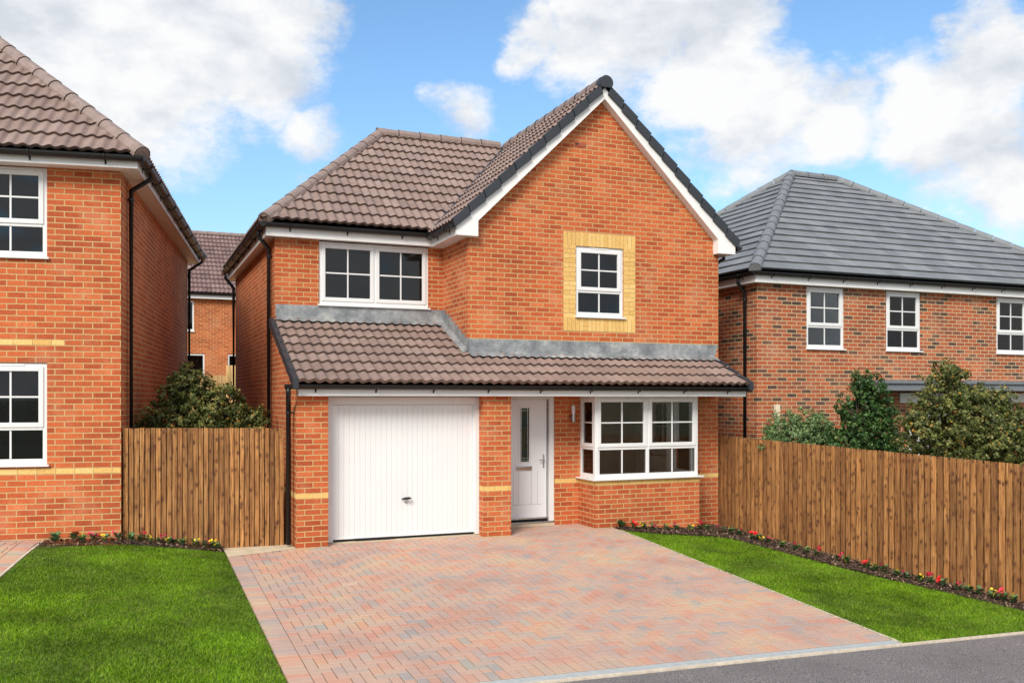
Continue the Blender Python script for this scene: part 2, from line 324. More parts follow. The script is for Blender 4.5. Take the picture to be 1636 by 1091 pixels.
# ------------------------------------------------------------------ tiled slopes
def prof(p):
    p %= 1.; q = p / .62 * .5 if p < .62 else .5 + (p - .62) / .38 * .5
    return .5 - .5 * math.cos(2 * math.pi * q)
def slope(name, pts, U, mat, parent, gauge=.345, wave=.15, amp=.029, step=.036, ns=8, seed=1, u0=0.):
    """pts: planar polygon, pts[0] on the eave; U: horizontal direction; counter-clockwise seen from outside"""
    pts = [Vector(p) for p in pts]; U = Vector(U).normalized(); O = pts[0]
    n = Vector((0, 0, 0))
    for i in range(len(pts)): n += (pts[i] - O).cross(pts[(i + 1) % len(pts)] - O)
    n.normalize()
    if n.z < 0: n = -n; pts.reverse()
    V = n.cross(U).normalized()
    if V.z < 0: V = -V
    P2 = [((p - O).dot(U), (p - O).dot(V)) for p in pts]
    um = min(p[0] for p in P2); ux = max(p[0] for p in P2); vm = min(p[1] for p in P2); vx = max(p[1] for p in P2)
    du = wave / ns; a = math.floor((um) / du); b = math.ceil(ux / du); us = [k * du for k in range(a, b + 1)]
    rows = []; k0 = math.floor(vm / gauge + 1e-6); kn = math.ceil(vx / gauge)
    for k in range(k0, kn):
        rows.append((k * gauge + .022, 0. if k > k0 else -.02, k)); rows.append((k * gauge + .003, step - .016, k)); rows.append((k * gauge, step, k)); rows.append(((k + .5) * gauge, step * .5, k))
    rows.append((kn * gauge, 0., kn))
    rr = random.Random(seed); jit = {}
    verts = []; uvs = []
    for (v, h, k) in rows:
        for i, u in enumerate(us):
            tcol = math.floor((u + u0) / (wave * 2) + 1e-4); key = (k, tcol)
            if key not in jit: jit[key] = rr.uniform(-.003, .003)
            hh = h + amp * prof((u + u0) / wave) + (jit[key] if h > 0 else 0)
            verts.append((u, v, hh))
    W = len(us); bm = bmesh.new(); bv = [bm.verts.new(p) for p in verts]
    for r in range(len(rows) - 1):
        for i in range(W - 1): bm.faces.new((bv[r * W + i], bv[r * W + i + 1], bv[(r + 1) * W + i + 1], bv[(r + 1) * W + i]))
    m = len(P2); area = sum(P2[i][0] * P2[(i + 1) % m][1] - P2[(i + 1) % m][0] * P2[i][1] for i in range(m))
    for i in range(m):
        p, q = Vector(P2[i]), Vector(P2[(i + 1) % m]); d = q - p
        if d.length < 1e-4: continue
        nn = Vector((d.y, -d.x, 0)) if area > 0 else Vector((-d.y, d.x, 0))
        if abs(d.y) < 1e-3 and abs(p.y - vm) < 1e-3: continue
        bmesh.ops.bisect_plane(bm, geom=bm.verts[:] + bm.edges[:] + bm.faces[:], plane_co=(p.x, p.y, 0), plane_no=nn, clear_outer=True, dist=1e-5)
    uvl = bm.loops.layers.uv.new('UVMap')
    for f in bm.faces:
        for l in f.loops: l[uvl].uv = (l.vert.co.x + u0, max(l.vert.co.y, 0.0005) if l.vert.co.y - f.calc_center_median().y < 0 or True else 0)
    for v in bm.verts: c = v.co.copy(); v.co = O + U * c.x + V * c.y + n * c.z
    bmesh.ops.recalc_face_normals(bm, faces=bm.faces)
    bm.normal_update()
    up = sum(f.normal.dot(n) * f.calc_area() for f in bm.faces)
    if up < 0: bmesh.ops.reverse_faces(bm, faces=bm.faces)
    me = bpy.data.meshes.new(name); bm.to_mesh(me); bm.free(); me.materials.append(M[mat])
    o = bpy.data.objects.new(name, me); COL.objects.link(o); o.parent = parent; return o
def ridge(parent, lines, mat='ridge', r=.115, seg=.44, name='ridge_tiles'):
    if len(lines) > 1:
        for l_ in lines: ridge(parent, [l_], mat, r, seg, name)
        return
    b = MB(); N = 8
    for P, Q in lines:
        P = Vector(P); Q = Vector(Q); d = (Q - P); L = d.length; d /= L; k = max(1, round(L / seg)); s = L / k
        a = d.cross(Vector((0, 0, 1))).normalized(); up = a.cross(d).normalized()
        for i in range(k):
            A = P + d * (i * s); B = P + d * ((i + 1) * s - .012); ra, rb = r * (1.0 + random.uniform(0, .04)), r * .93
            st = len(b.v)
            for C, rad in ((A, ra), (B, rb), (A, ra - .018), (B, rb - .018)):
                for j in range(N + 1):
                    t = math.radians(-18 + 216 * j / N); b.v.append(tuple(C + a * math.cos(t) * rad + up * (math.sin(t) * rad - .03)))
            W = N + 1
            for j in range(N):
                for (x, y, rev) in ((0, 1, 0), (2, 3, 1), (0, 2, 1), (1, 3, 0)):
                    q = [st + x * W + j, st + x * W + j + 1, st + y * W + j + 1, st + y * W + j]
                    b.f.append(tuple(q)); b.uv.append([(0, 0)] * 4); b.a.append(0)
            # mortar end disc
            b.f.append(tuple(st + j for j in range(W))); b.uv.append([(0, 0)] * W); b.a.append(0)
    o = b.build(name, mat, parent); 
    bm = bmesh.new(); bm.from_mesh(o.data); bmesh.ops.recalc_face_normals(bm, faces=bm.faces); bm.to_mesh(o.data); bm.free(); return o
def gutter(parent, P, Q, out, r=.058, brackets=True, ends=True):
    b = MB(); P = Vector(P); Q = Vector(Q); d = (Q - P).normalized(); out = Vector(out).normalized(); N = 8; st = 0
    for C in (P, Q):
        for rad in (r, r - .006):
            for j in range(N + 1):
                t = math.pi + math.pi * j / N; b.v.append(tuple(C + out * math.cos(t) * rad + Vector((0, 0, 1)) * math.sin(t) * rad * 1.15))
    W = N + 1
    for j in range(N):
        for q in ((j, j + 1, 2 * W + j + 1, 2 * W + j), (W + j + 1, W + j, 3 * W + j, 3 * W + j + 1)):
            b.f.append(q); b.uv.append([(0, 0)] * 4); b.a.append(0)
    for j in (0, N): b.f.append((j, 2 * W + j, 3 * W + j, W + j)); b.uv.append([(0, 0)] * 4); b.a.append(0)
    if ends:
        for s0 in (0, 2 * W): b.f.append(tuple(range(s0, s0 + W))); b.uv.append([(0, 0)] * W); b.a.append(0)
    o = b.build('gutter', 'black', parent, smooth=False)
    if brackets:
        L = (Q - P).length; k = max(2, round(L / .85))
        for i in range(k):
            c = MB(); C = P + d * (L * (i + .5) / k)
            pts = [C - out * (r + .004) - Vector((0, 0, .11)), C - out * r * .9 - Vector((0, 0, .05)), C - Vector((0, 0, r * 1.25)), C + out * (r + .006) - Vector((0, 0, .03)), C + out * (r + .006)]
            c.tube(pts, .011, 6)
            c.build('gutter_bracket', 'black', o)
    return o
def downpipe(parent, pts, wallpt_dir, n=10, r=.034, zs=None, name='downpipe'):
    b = MB(); b.tube(pts, r, n); w = Vector(wallpt_dir)
    last = Vector(pts[-1]); prev = Vector(pts[-2]); top, bot = prev.z, last.z
    k = max(2, round((top - bot) / 1.8)); o = b.build(name, 'black', parent, smooth=True)
    for i in range(k):
        c = MB()
        z = top - .12 - (top - bot - .4) * i / max(1, k - 1)
        c.tube([(last.x, last.y, z - .018), (last.x, last.y, z + .018)], r + .007, n)
        e = Vector((last.x, last.y, z)) + w; c.tube([(last.x, last.y, z), tuple(e)], .012, 6)
        c.build('pipe_clip', 'black', o); return o
# ------------------------------------------------------------------ windows (local x right, y into the wall, z up)
def window(parent, x, y, z, w, h, kind, rot=0, backing=True, label=None, glassm='glass_dim', sill=True, sillw=.03, depth=.07, back=.13):
    T = .055; f = MB(); D = depth
    f.box(0, T, 0, D, 0, h); f.box(w - T, w, 0, D, 0, h); f.box(T, w - T, 0, D, 0, T + .015); f.box(T, w - T, 0, D, h - T, h)
    ops = []  # glazed openings x0,x1,z0,z1, cols, rows, sash
    b0, t0 = T + .015, h - T
    if kind == 'top2x2x2':       # two casements of 2x2 panes
        m = w / 2; f.box(m - .028, m + .028, 0, D, b0, t0)
        ops = [(T, m - .028, b0, t0, 2, 2, 1), (m + .028, w - T, b0, t0, 2, 2, 1)]
    elif kind == 'two_three':    # 2x2 sash over 2x1 fixed light
        tz = b0 + (t0 - b0) * .335; f.box(T, w - T, 0, D, tz - .025, tz + .025)
        ops = [(T, w - T, tz + .025, t0, 2, 2, 1), (T, w - T, b0, tz - .025, 2, 1, 0)]
    elif kind == 'bay_front':
        m = w / 2; tz = b0 + (t0 - b0) * .345; f.box(m - .03, m + .03, 0, D, b0, t0); f.box(T, m - .03, 0, D, tz - .028, tz + .028); f.box(m + .03, w - T, 0, D, tz - .028, tz + .028)
        for a, b_ in ((T, m - .03), (m + .03, w - T)): ops += [(a, b_, tz + .028, t0, 2, 2, 1), (a, b_, b0, tz - .028, 2, 1, 0)]
    elif kind == 'single': ops = [(T, w - T, b0, t0, 1, 1, 0)]
    elif kind == 'bay_side':
        tz = b0 + (t0 - b0) * .345; f.box(T, w - T, 0, D, tz - .028, tz + .028)
        ops = [(T, w - T, tz + .028, t0, 1, 2, 1), (T, w - T, b0, tz - .028, 1, 1, 0)]
    fr = f.build('window', 'upvc', parent, bevel=.005, loc=(x, y, z), rot=rot)
    if label: fr['label'] = label
    for (x0, x1, z0, z1, c, r, sash) in ops:
        q = .048 if sash else .006; yy = -.014 if sash else .006
        if sash:
            s = MB(); s.box(x0 - .012, x0 + q, yy, .035, z0 - .012, z1 + .012); s.box(x1 - q, x1 + .012, yy, .035, z0 - .012, z1 + .012)
            s.box(x0 + q, x1 - q, yy, .035, z0 - .012, z0 + q); s.box(x0 + q, x1 - q, yy, .035, z1 - q, z1 + .012)
            s.build('sash', 'upvc', fr, bevel=.005)
            if z1 > h * .7:
                v = MB(); v.box((x0 + x1) / 2 - .17 * min(1, (x1 - x0) / .5), (x0 + x1) / 2 + .17 * min(1, (x1 - x0) / .5), -.012, .0, h - .034, h - .016); v.build('trickle_vent', 'upvc_warm', fr, bevel=.003)
        gx0, gx1, g0, g1 = x0 + q, x1 - q, z0 + q, z1 - q
        p = MB(); p.box(gx0 - .004, gx1 + .004, .018, .024, g0 - .004, g1 + .004); p.build('pane', glassm, fr)
        if c > 1 or r > 1:
            g = MB(); bw = .011
            for i in range(1, c): xx = gx0 + (gx1 - gx0) * i / c; g.box(xx - bw, xx + bw, .008, .034, g0, g1)
            for i in range(1, r):
                zz = g0 + (g1 - g0) * i / r; xs = [gx0] + [gx0 + (gx1 - gx0) * j / c for j in range(1, c)] + [gx1]
                for j in range(c): g.box(xs[j] + (bw if j else 0), xs[j + 1] - (bw if j < c - 1 else 0), .008, .034, zz - bw, zz + bw)
            g.build('glazing_bar', 'upvc', fr)
    if sill:
        s = MB(); s.box(-.02, w + sillw, -.065, D * .5, -.028, -.002); s.build('sill', 'upvc', fr, bevel=.006)
    if backing:
        r_ = MB(); e = D + back
        for (x0, x1, z0, z1) in ((.03, .032, .03, h - .03), (w - .032, w - .03, .03, h - .03)): r_.box(x0, x1, D + .001, e, z0, z1)
        r_.box(.032, w - .032, D + .001, e, .03, .032); r_.box(.032, w - .032, D + .001, e, h - .032, h - .03); r_.build('window_reveal', 'reveal', fr)
        k_ = MB(); k_.box(.032, w - .032, e + .001, e + .01, .032, h - .032); k_.build('dark_backing', 'dark', fr)  # dark sheet in place of the unlit room behind the glass
    return fr
# =================================================================== GROUND
def drape(name, poly, mat, dz, res=.3, kind='structure', label=None):
    xs = [p[0] for p in poly]; ys = [p[1] for p in poly]
    gx = sorted({*np.arange(min(xs), max(xs) + res, res).tolist(), *[a for a in XS if min(xs) < a < max(xs)]})
    gy = sorted({*np.arange(min(ys), max(ys) + res, res).tolist(), *[a for a in (7.17, 13., 21., 27.) if min(ys) < a < max(ys)]})
    bm = bmesh.new(); g = [[bm.verts.new((x, y, 0)) for x in gx] for y in gy]
    for j in range(len(gy) - 1):
        for i in range(len(gx) - 1): bm.faces.new((g[j][i], g[j][i + 1], g[j + 1][i + 1], g[j + 1][i]))
    m = len(poly); area = sum(poly[i][0] * poly[(i + 1) % m][1] - poly[(i + 1) % m][0] * poly[i][1] for i in range(m))
    for i in range(m):
        p, q = poly[i], poly[(i + 1) % m]; d = (q[0] - p[0], q[1] - p[1]); sg = 1 if area > 0 else -1
        bmesh.ops.bisect_plane(bm, geom=bm.verts[:] + bm.edges[:] + bm.faces[:], plane_co=(p[0], p[1], 0), plane_no=(d[1] * sg, -d[0] * sg, 0), clear_outer=True, dist=1e-5)
    for v in bm.verts: v.co.z = gz(v.co.x, v.co.y) + dz
    bmesh.ops.recalc_face_normals(bm, faces=bm.faces)
    if bm.faces and sum(f.normal.z for f in bm.faces) < 0: bmesh.ops.reverse_faces(bm, faces=bm.faces)
    me = bpy.data.meshes.new(name); bm.to_mesh(me); bm.free(); me.materials.append(M[mat])
    o = bpy.data.objects.new(name, me); COL.objects.link(o); tag(o, label, kind=kind); return o
def join(objs, name):
    b = bmesh.new()
    for o in objs: b.from_mesh(o.data)
    me = objs[0].data; b.to_mesh(me); b.free(); objs[0].name = name
    for o in objs[1:]: d = o.data; bpy.data.objects.remove(o); bpy.data.meshes.remove(d)
    return objs[0]
# base terrain, one sheet to the horizon
b = MB(); gx = sorted({-900, -300, -120, *XS, *np.arange(-12, 20, 2.).tolist(), 120, 300, 900}); gy = [-900, -300, -100, -30, -10, 0, 4, 7.17, 9, 11, 13, 15, 18, 21, 24, 27, 40, 90, 300, 900]
for y in gy:
    for x in gx: b.v.append((x, y, gz(x, y) - .06))
W = len(gx)
for j in range(len(gy) - 1):
    for i in range(W - 1): b.f.append((j * W + i, j * W + i + 1, (j + 1) * W + i + 1, (j + 1) * W + i)); b.uv.append([(0, 0)] * 4); b.a.append(0)
tag(b.build('ground', 'ground'), 'rough open ground around the plots', kind='structure')
RD = [drape('road', [(-60, -8), (60, -8), (60, 7.03), (-60, 7.03)], 'asphalt', -.02, 2.0)]
tag(RD[0], 'grey asphalt road at the front')
# lawns
LL = [(-1.05, 12.77), (-1.94, 7.09), (1.19, 7.09), (1.19, 12.90)]
tag(drape('lawn_left', LL, 'lawn', -.012), 'green lawn left of the driveway')
BF = [(7.15, 12.90), (7.25, 12.72), (7.75, 12.52), (8.14, 12.42), (8.5, 12.32), (8.73, 12.12), (8.86, 11.53), (9.04, 10.57), (9.29, 9.30), (9.48, 8.48), (9.65, 7.80), (9.82, 7.09)]
RL = [(7.15, 7.09)] + BF[::-1]
pieces = []
for i in range(len(BF) - 1):
    a, c = BF[i], BF[i + 1]
    pieces.append(drape('p', [(7.15, c[1]), (c[0], c[1]), (a[0], a[1]), (7.15, a[1])] if i else [(7.15, c[1]), c, a], 'lawn', -.012))
tag(join(pieces, 'lawn_right'), 'green lawn between driveway and right fence')
def inpoly(P, x, y):
    c = np.zeros(len(x), bool); n = len(P)
    for i in range(n):
        x0, y0 = P[i]; x1, y1 = P[(i + 1) % n]
        if y0 == y1: continue
        k = ((y0 > y) != (y1 > y)) & (x < (x1 - x0) * (y - y0) / (y1 - y0) + x0); c ^= k
    return c
def gzv(x, y):
    a = np.interp(x, XS, R7); b_ = np.interp(x, XS, R13); t = np.clip((y - 7.17) / 5.83, 0, 1); return a * (1 - t) + b_ * t
def grass(name, P, dens, label):
    xs = [p[0] for p in P]; ys = [p[1] for p in P]; A = (max(xs) - min(xs)) * (max(ys) - min(ys)); n = int(A * dens)
    x = RNG.uniform(min(xs), max(xs), n); y = RNG.uniform(min(ys), max(ys), n); k = inpoly(P, x, y); x = x[k]; y = y[k]; n = len(x)
    x = x + RNG.normal(0, .006, n); z = gzv(x, y) - .016; h = RNG.uniform(.014, .036, n) * (1 + .25 * np.sin(x * 2.1 + 1) * np.sin(y * 1.7)); w = RNG.uniform(.0022, .0042, n)
    a = RNG.uniform(0, 2 * np.pi, n); lean = RNG.uniform(.1, 1.4, n) * h; la = RNG.uniform(0, 2 * np.pi, n)
    dx, dy = np.cos(a) * w, np.sin(a) * w; lx, ly = np.cos(la) * lean, np.sin(la) * lean
    V = np.empty((n, 5, 3), np.float32)
    V[:, 0] = np.stack([x - dx, y - dy, z], 1); V[:, 1] = np.stack([x + dx, y + dy, z], 1)
    V[:, 2] = np.stack([x + dx * .8 + lx * .35, y + dy * .8 + ly * .35, z + h * .6], 1); V[:, 3] = np.stack([x - dx * .8 + lx * .35, y - dy * .8 + ly * .35, z + h * .6], 1)
    V[:, 4] = np.stack([x + lx, y + ly, z + h], 1)
    me = bpy.data.meshes.new(name); me.vertices.add(n * 5); me.vertices.foreach_set('co', V.ravel())
    base = np.arange(n) * 5; L = np.stack([base, base + 1, base + 2, base + 3, base + 3, base + 2, base + 4], 1).ravel()
    me.loops.add(n * 7); me.loops.foreach_set('vertex_index', L.astype(np.int32)); me.polygons.add(n * 2)
    ls = np.stack([np.arange(n) * 7, np.arange(n) * 7 + 4], 1).ravel(); me.polygons.foreach_set('loop_start', ls.astype(np.int32))
    me.update(calc_edges=True)
    r = np.clip(RNG.beta(2.2, 2.4, n) * .93 + (RNG.random(n) > .985) * .5, 0, 1)
    at = me.attributes.new('rnd', 'FLOAT', 'FACE'); at.data.foreach_set('value', np.repeat(r, 2).astype(np.float32))
    me.materials.append(M['grass']); o = bpy.data.objects.new(name, me); COL.objects.link(o); return tag(o, label, 'grass', kind='stuff')
grass('grass', LL, 9500, 'short green grass of the left lawn')
grass('grass', RL, 9500, 'short green grass of the right lawn beside the long fence')
# paving blocks as real blocks
def blocks(mb, x0, x1, y0, y1, T=None, ox=0., oy=0.):
    G = .004; lim = int(max(x1 - x0, y1 - y0) / .1) + 8
    i0, i1 = math.floor(x0 / .1) - 3, math.ceil(x1 / .1) + 3; j0, j1 = math.floor(y0 / .1) - 3, math.ceil(y1 / .1) + 3
    for i in range(i0, i1):
        for j in range(j0, j1):
            m = (i - j) % 4
            if m == 0: r = (i, i + 2, j, j + 1)
            elif m == 3: r = (i, i + 1, j, j + 2)
            else: continue
            a, b_, c, d = max(r[0] * .1, x0), min(r[1] * .1, x1), max(r[2] * .1, y0), min(r[3] * .1, y1)
            if b_ - a > .02 and d - c > .02: block(mb, a + G, b_ - G, c + G, d - G, T)
def block(mb, a, b_, c, d, T=None):
    e = .003; r = random.random(); j = random.uniform(-.002, .002)
    def Z(x, y, h):
        X, Y = T(x, y) if T else (x, y); return (X, Y, gz(X, Y) + h)
    o = [Z(a, c, j - .004), Z(b_, c, j - .004), Z(b_, d, j - .004), Z(a, d, j - .004)]
    t = [Z(a + e, c + e, j), Z(b_ - e, c + e, j), Z(b_ - e, d - e, j), Z(a + e, d - e, j)]
    lo = [Z(a, c, -.03), Z(b_, c, -.03), Z(b_, d, -.03), Z(a, d, -.03)]
    i = len(mb.v); mb.v += o + t + lo
    for f in [(4, 5, 6, 7)] + [(q, (q + 1) % 4, 4 + (q + 1) % 4, 4 + q) for q in range(4)] + [(8 + q, 8 + (q + 1) % 4, (q + 1) % 4, q) for q in range(4)]:
        mb.f.append(tuple(i + q for q in f)); mb.uv.append([(0, 0)] * 4); mb.a.append(r)
mb = MB(); X0, X1, Y0, Y1 = 1.2, 7.15, 7.21, 12.885
yy = Y0 + .0
blocks(mb, X0 + .2, X1 - .2, Y0 + .2, Y1)
blocks(mb, 2.58, 4.88, Y1, 13.06)
blocks(mb, 5.33, 6.835, Y1, 13.70)
blocks(mb, 6.835, X1 - .2, Y1, 13.05)
y = Y0
while y < 12.60:
    block(mb, X0 + .0035, X0 + .1965, y + .0035, y + .0965); y += .1
y = Y0
while y < 13.0:
    block(mb, X1 - .1965, X1 - .0035, y + .0035, y + .0965); y += .1
x = X0 + .2
while x < X1 - .25:
    block(mb, x + .0035, x + .0965, Y0 + .0035, Y0 + .1965); x += .1
tag(mb.build('driveway', 'pave', attr=True), 'pinkish block paved driveway in herringbone pattern', kind='structure')
J = [drape('p', [(1.2, 7.2), (7.15, 7.2), (7.15, 13.05), (1.2, 12.62)], 'sand', -.0045), drape('p', [(5.33, 12.8), (6.84, 12.8), (6.84, 13.72), (5.33, 13.72)], 'sand', -.005), drape('p', [(2.58, 12.8), (4.88, 12.8), (4.88, 13.12), (2.58, 13.12)], 'sand', -.0055)]
tag(join(J, 'driveway_joints'), 'sandy joints between the driveway blocks', kind='structure')
ang = math.radians(-8.9); ca, sa = math.cos(ang), math.sin(ang); LX, LY = -.084, 13.13
TL = lambda x, y: (LX + x * ca - y * sa, LY + x * sa + y * ca)
mb = MB(); blocks(mb, -4.6, -1.14, -5.9, -.005, TL)
y = -5.9
while y < -.1: block(mb, -1.1365, -.9435, y + .0035, y + .0965, TL); y += .1
tag(mb.build('driveway_neighbour', 'pave', attr=True), 'block paved driveway of the left house', kind='structure')
tag(drape('driveway_neighbour_joints', [TL(-4.6, -5.9), TL(-.94, -5.9), TL(-.94, 0), TL(-4.6, 0)], 'sand', -.0045), 'sandy joints of the left driveway')
def kerbline(name, pts, w, top, mat, label, bot=-.08):
    b = MB()
    for (p, q) in zip(pts[:-1], pts[1:]):
        P = Vector(p); Q = Vector(q); L = (Q - P).length; n = max(1, round(L / .9)); d = (Q - P) / L; s = Vector((-d.y, d.x)) * w / 2
        for i in range(n):
            A = P + d * (L * i / n + .002); B = P + d * (L * (i + 1) / n - .002)
            c = [A - s, B - s, B + s, A + s]; k0 = len(b.v)
            for h in (bot, top): b.v += [(v.x, v.y, gz(v.x, v.y) + h) for v in c]
            for f in ((4, 5, 6, 7), (0, 1, 5, 4), (1, 2, 6, 5), (2, 3, 7, 6), (3, 0, 4, 7)): b.f.append(tuple(k0 + t for t in f)); b.uv.append([(0, 0)] * 4); b.a.append(0)
    return tag(b.build(name, mat), label, kind='structure')
kerbline('kerb', [(-2.0, 7.055), (9.9, 7.055), (40, 7.055)], .030, .0, 'kerb', 'thin pale edging strip along the road')
kerbline('driveway_edging', [(7.168, 7.10), (7.168, 12.85)], .022, .004, 'kerb', 'thin pale edging between driveway and right lawn')
kerbline('lawn_edging', [TL(-.925, -.02), TL(-.925, -5.9)], .028, .003, 'kerb', 'pale edging beside the left driveway')
tag(drape('path', [(1.20, 12.56), (2.13, 12.87), (2.10, 13.30), (1.19, 13.30)], 'cream', .004), 'cream paving slabs in front of the side fence')
# drain channel
b = MB(); root = empty('drain_channel', 'long galvanised slotted drain across the foot of the driveway', 'drain', (1.2, 7.14, gz(1.2, 7.1)))
n = 200; dx = (7.15 - 1.2) / n
fr = MB()
def gbox(mb, x0, x1, y0, y1, z0, z1):
    i = len(mb.v); rz = root.location.z
    for h in (z0, z1):
        for (x, y) in ((x0, y0), (x1, y0), (x1, y1), (x0, y1)): mb.v.append((x - 1.2, y - 7.14, gz(x, y) + h - rz))
    for f in ((0, 3, 2, 1), (4, 5, 6, 7), (0, 1, 5, 4), (1, 2, 6, 5), (2, 3, 7, 6), (3, 0, 4, 7)): mb.f.append(tuple(i + t for t in f)); mb.uv.append([(0, 0)] * 4); mb.a.append(0)
for k_ in range(12):
    a = 1.2 + k_ * 5.95 / 12; e = a + 5.95 / 12 - .004; gbox(fr, a, e, 7.082, 7.096, -.06, -.002); gbox(fr, a, e, 7.184, 7.198, -.06, -.002); gbox(fr, a, e, 7.136, 7.144, -.02, -.003)
for k_ in range(40):
    a = 1.2 + k_ * 5.95 / 40; gbox(b, a + .002, a + .012, 7.096, 7.136, -.014, -.005); gbox(b, a + .002, a + .012, 7.144, 7.184, -.014, -.005)
for yy_ in (7.103, 7.117, 7.151, 7.165):
    for k_ in range(12): a = 1.2 + k_ * 5.95 / 12; gbox(b, a, a + 5.95 / 12 - .004, yy_, yy_ + .008, -.012, -.003)
fr.build('drain_frame', 'galv', root); b.build('grating', 'galv', root)
t_ = MB(); gbox(t_, 1.2, 7.15, 7.09, 7.19, -.059, -.045); t_.build('channel_floor', 'black', root)
# =================================================================== MAIN HOUSE
H = empty('brick_house', 'central orange brick detached house with white garage door and steep front gable', 'house', (0, 0, 0))
YF, YG, YU, YB = 12.887, 13.66, 14.93, 20.7; XL, XR = 2.14, 9.577; ZS = 2.087; ZE = 4.60
T_ = lambda x: 7.25 - .935 * abs(x - 7.248)
def UO(x): return x - XL
w = MB()
g0, g1 = 2.574, 4.882
wall(w, (XL, YF), (5.323, YF), -.3, ZS + .02, [(g0 - XL, g1 - XL, -.3, ZS + .02)], depth=.30)
wall(w, (5.323, YF), (5.323, YG), -.3, ZS + .02)
dl, dr = 5.47, 6.407
wall(w, (5.323, YG), (XR, YG), -.4, 2.30, [(dl - 5.323, dr - 5.323, -.4, ZS + .01), (6.9 - 5.323, 8.72 - 5.323, .4, ZS + .01)], depth=.12, uo=5.323 - XL + .01)
# bay dwarf wall
bx0, bx1, by = 6.837, 8.783, 13.06
wall(w, (bx0, YG), (bx0, by), -.4, .70, uo=.03); wall(w, (bx0, by), (bx1, by), -.4, .70, uo=.05); wall(w, (bx1, by), (bx1, YG), -.4, .70, uo=.1)
# side walls
wall(w, (XL, YB), (XL, YF), -.3, 2.3, uo=-(YB - YF)); wall(w, (XL, YB), (XL, YU), 2.3, ZE, uo=-(YB - YF))
w.quad([(XL, YU, 2.3), (XL, YF, 2.3), (XL, YU, 3.25)], [(-(YU - YF), 2.3), (0, 2.3), (-(YU - YF), 3.25)])
wall(w, (XR, YG), (XR, YB), -.5, ZE + .05, [(.65, 2.15, .95, 2.05)], depth=.12, uo=.02); wall(w, (XR, YB), (XL, YB), -.3, ZE)
# first floor
ux0, ux1 = 2.835, 4.665
wall(w, (XL, YU), (4.922, YU), 2.9, ZE, [(ux0 - XL, ux1 - XL, 3.53, ZE)], depth=.12)
wall(w, (4.915, YU), (4.915, YG), 2.6, ZE, uo=-(YU - YG) + .0)
gw0, gw1, gz0, gz1 = 6.79, 7.68, 3.375, 4.555
wall(w, (4.915, YG), (XR, YG), 2.30, 4.56, [(gw0 - 4.915, gw1 - 4.915, gz0, gz1)], depth=.12, uo=.06)
hx = 4.915; zt = lambda x: T_(x) - .12
w.quad([(hx, YG, 4.56), (XR, YG, 4.56), (XR, YG, zt(XR)), (7.248, YG, zt(7.248)), (hx, YG, zt(hx))], [(hx - 4.915 + .06, 4.56), (XR - 4.915 + .06, 4.56), (XR - 4.915 + .06, zt(XR)), (7.248 - 4.915 + .06, zt(7.248)), (.06, zt(hx))])
w.build('wall', 'brick', H)
# buff courses and window surround
bc = lambda a, c, z, uo=0., m='buff': strip('band_course', a, c, z, z + .075, m, H, .003, uo)
bc((XL, YF), (g0, YF), .675); bc((g1, YF + .17), (g1, YF + .003), .675, .06); bc((g1, YF), (5.323, YF), .675, g1 - XL); bc((dr, YG), (bx0, YG), .675, .05); bc((bx1, YG), (XR, YG), .675, .1)
bc((bx0, YG), (bx0, by), .675, .03); bc((bx0 - .003, by), (bx1 + .003, by), .675, .05); bc((bx1, by), (bx1, YG), .675, .02); bc((XL, YB), (XL, YF), .675)
s = MB(); sx0, sx1 = 6.565, 7.908; q = YG - .004
def sq(x0, x1, z0, z1, uo=0, vo=0): s.quad([(x0, q, z0), (x1, q, z0), (x1, q, z1), (x0, q, z1)], [(x0 + uo, z0 + vo), (x1 + uo, z0 + vo), (x1 + uo, z1 + vo), (x0 + uo, z1 + vo)])
sq(sx0, gw0, gz0 - .0, gz1 + .0, -sx0); s.build('window_surround', 'buff', H); s = MB(); sq(gw1, sx1, gz0, gz1, -gw1)
for (a, c) in ((sx0, gw0), (gw1, sx1)):
    pass
s.build('window_surround', M['buff'], H)
s = MB(); sq(sx0, sx1, gz1, gz1 + .225, -sx0, -gz1 + .1); s.build('soldier_course', M['buff_soldier'], H); s = MB(); sq(sx0, sx1, gz0 - .215, gz0, -sx0, -gz0 + .23); s.build('soldier_course', M['buff_soldier'], H)
a_ = MB(); a_.box(6.86 - .1, 6.86 + .12, YG - .008, YG + .01, 6.19, 6.255); ab = a_.build('air_brick', 'stone_trim', H, bevel=.003)
a_ = MB(); a_.box(6.785, 6.835, YG - .010, YG - .006, 6.21, 6.235); a_.build('vent_slot', 'black', ab)
# roofs
EZ = 4.83; R0 = (4.57, 17.8, 7.22); RV = (7.235, 17.8, 7.22); ex = 1.91; ey = 14.70; eyb = 20.9
slope('roof_front_slope', [(ex, ey, EZ), (4.70, ey, EZ), RV, R0], (1, 0, 0), 'pantile', H)
slope('roof_left_slope', [(ex, eyb, EZ), (ex, ey, EZ), R0], (0, -1, 0), 'pantile', H, seed=2)
rb = T_(9.9)
slope('roof_rear_slope', [(9.9, eyb, rb), (ex, eyb, rb), (4.57, 17.8, 7.22), (7.26, 17.8, 7.22)], (-1, 0, 0), 'pantile', H, seed=3)
gx_ = 4.605
def GL(x, y): return (x, y, T_(x) - .025)
YV = 13.50
slope('gable_left_slope', [GL(gx_, ey + .02), GL(gx_, YV), GL(7.248, YV), GL(7.248, 17.85), GL(7.24, 17.85)], (0, -1, 0), 'pantile', H, seed=4)
slope('gable_right_slope', [GL(9.9, YV), GL(9.9, eyb), GL(7.248, 17.8), GL(7.248, YV)], (0, 1, 0), 'pantile', H, seed=5)
EL = 2.27; LT = .443
lz = lambda y: EL + (y - 12.62) * LT
LU = 2.10
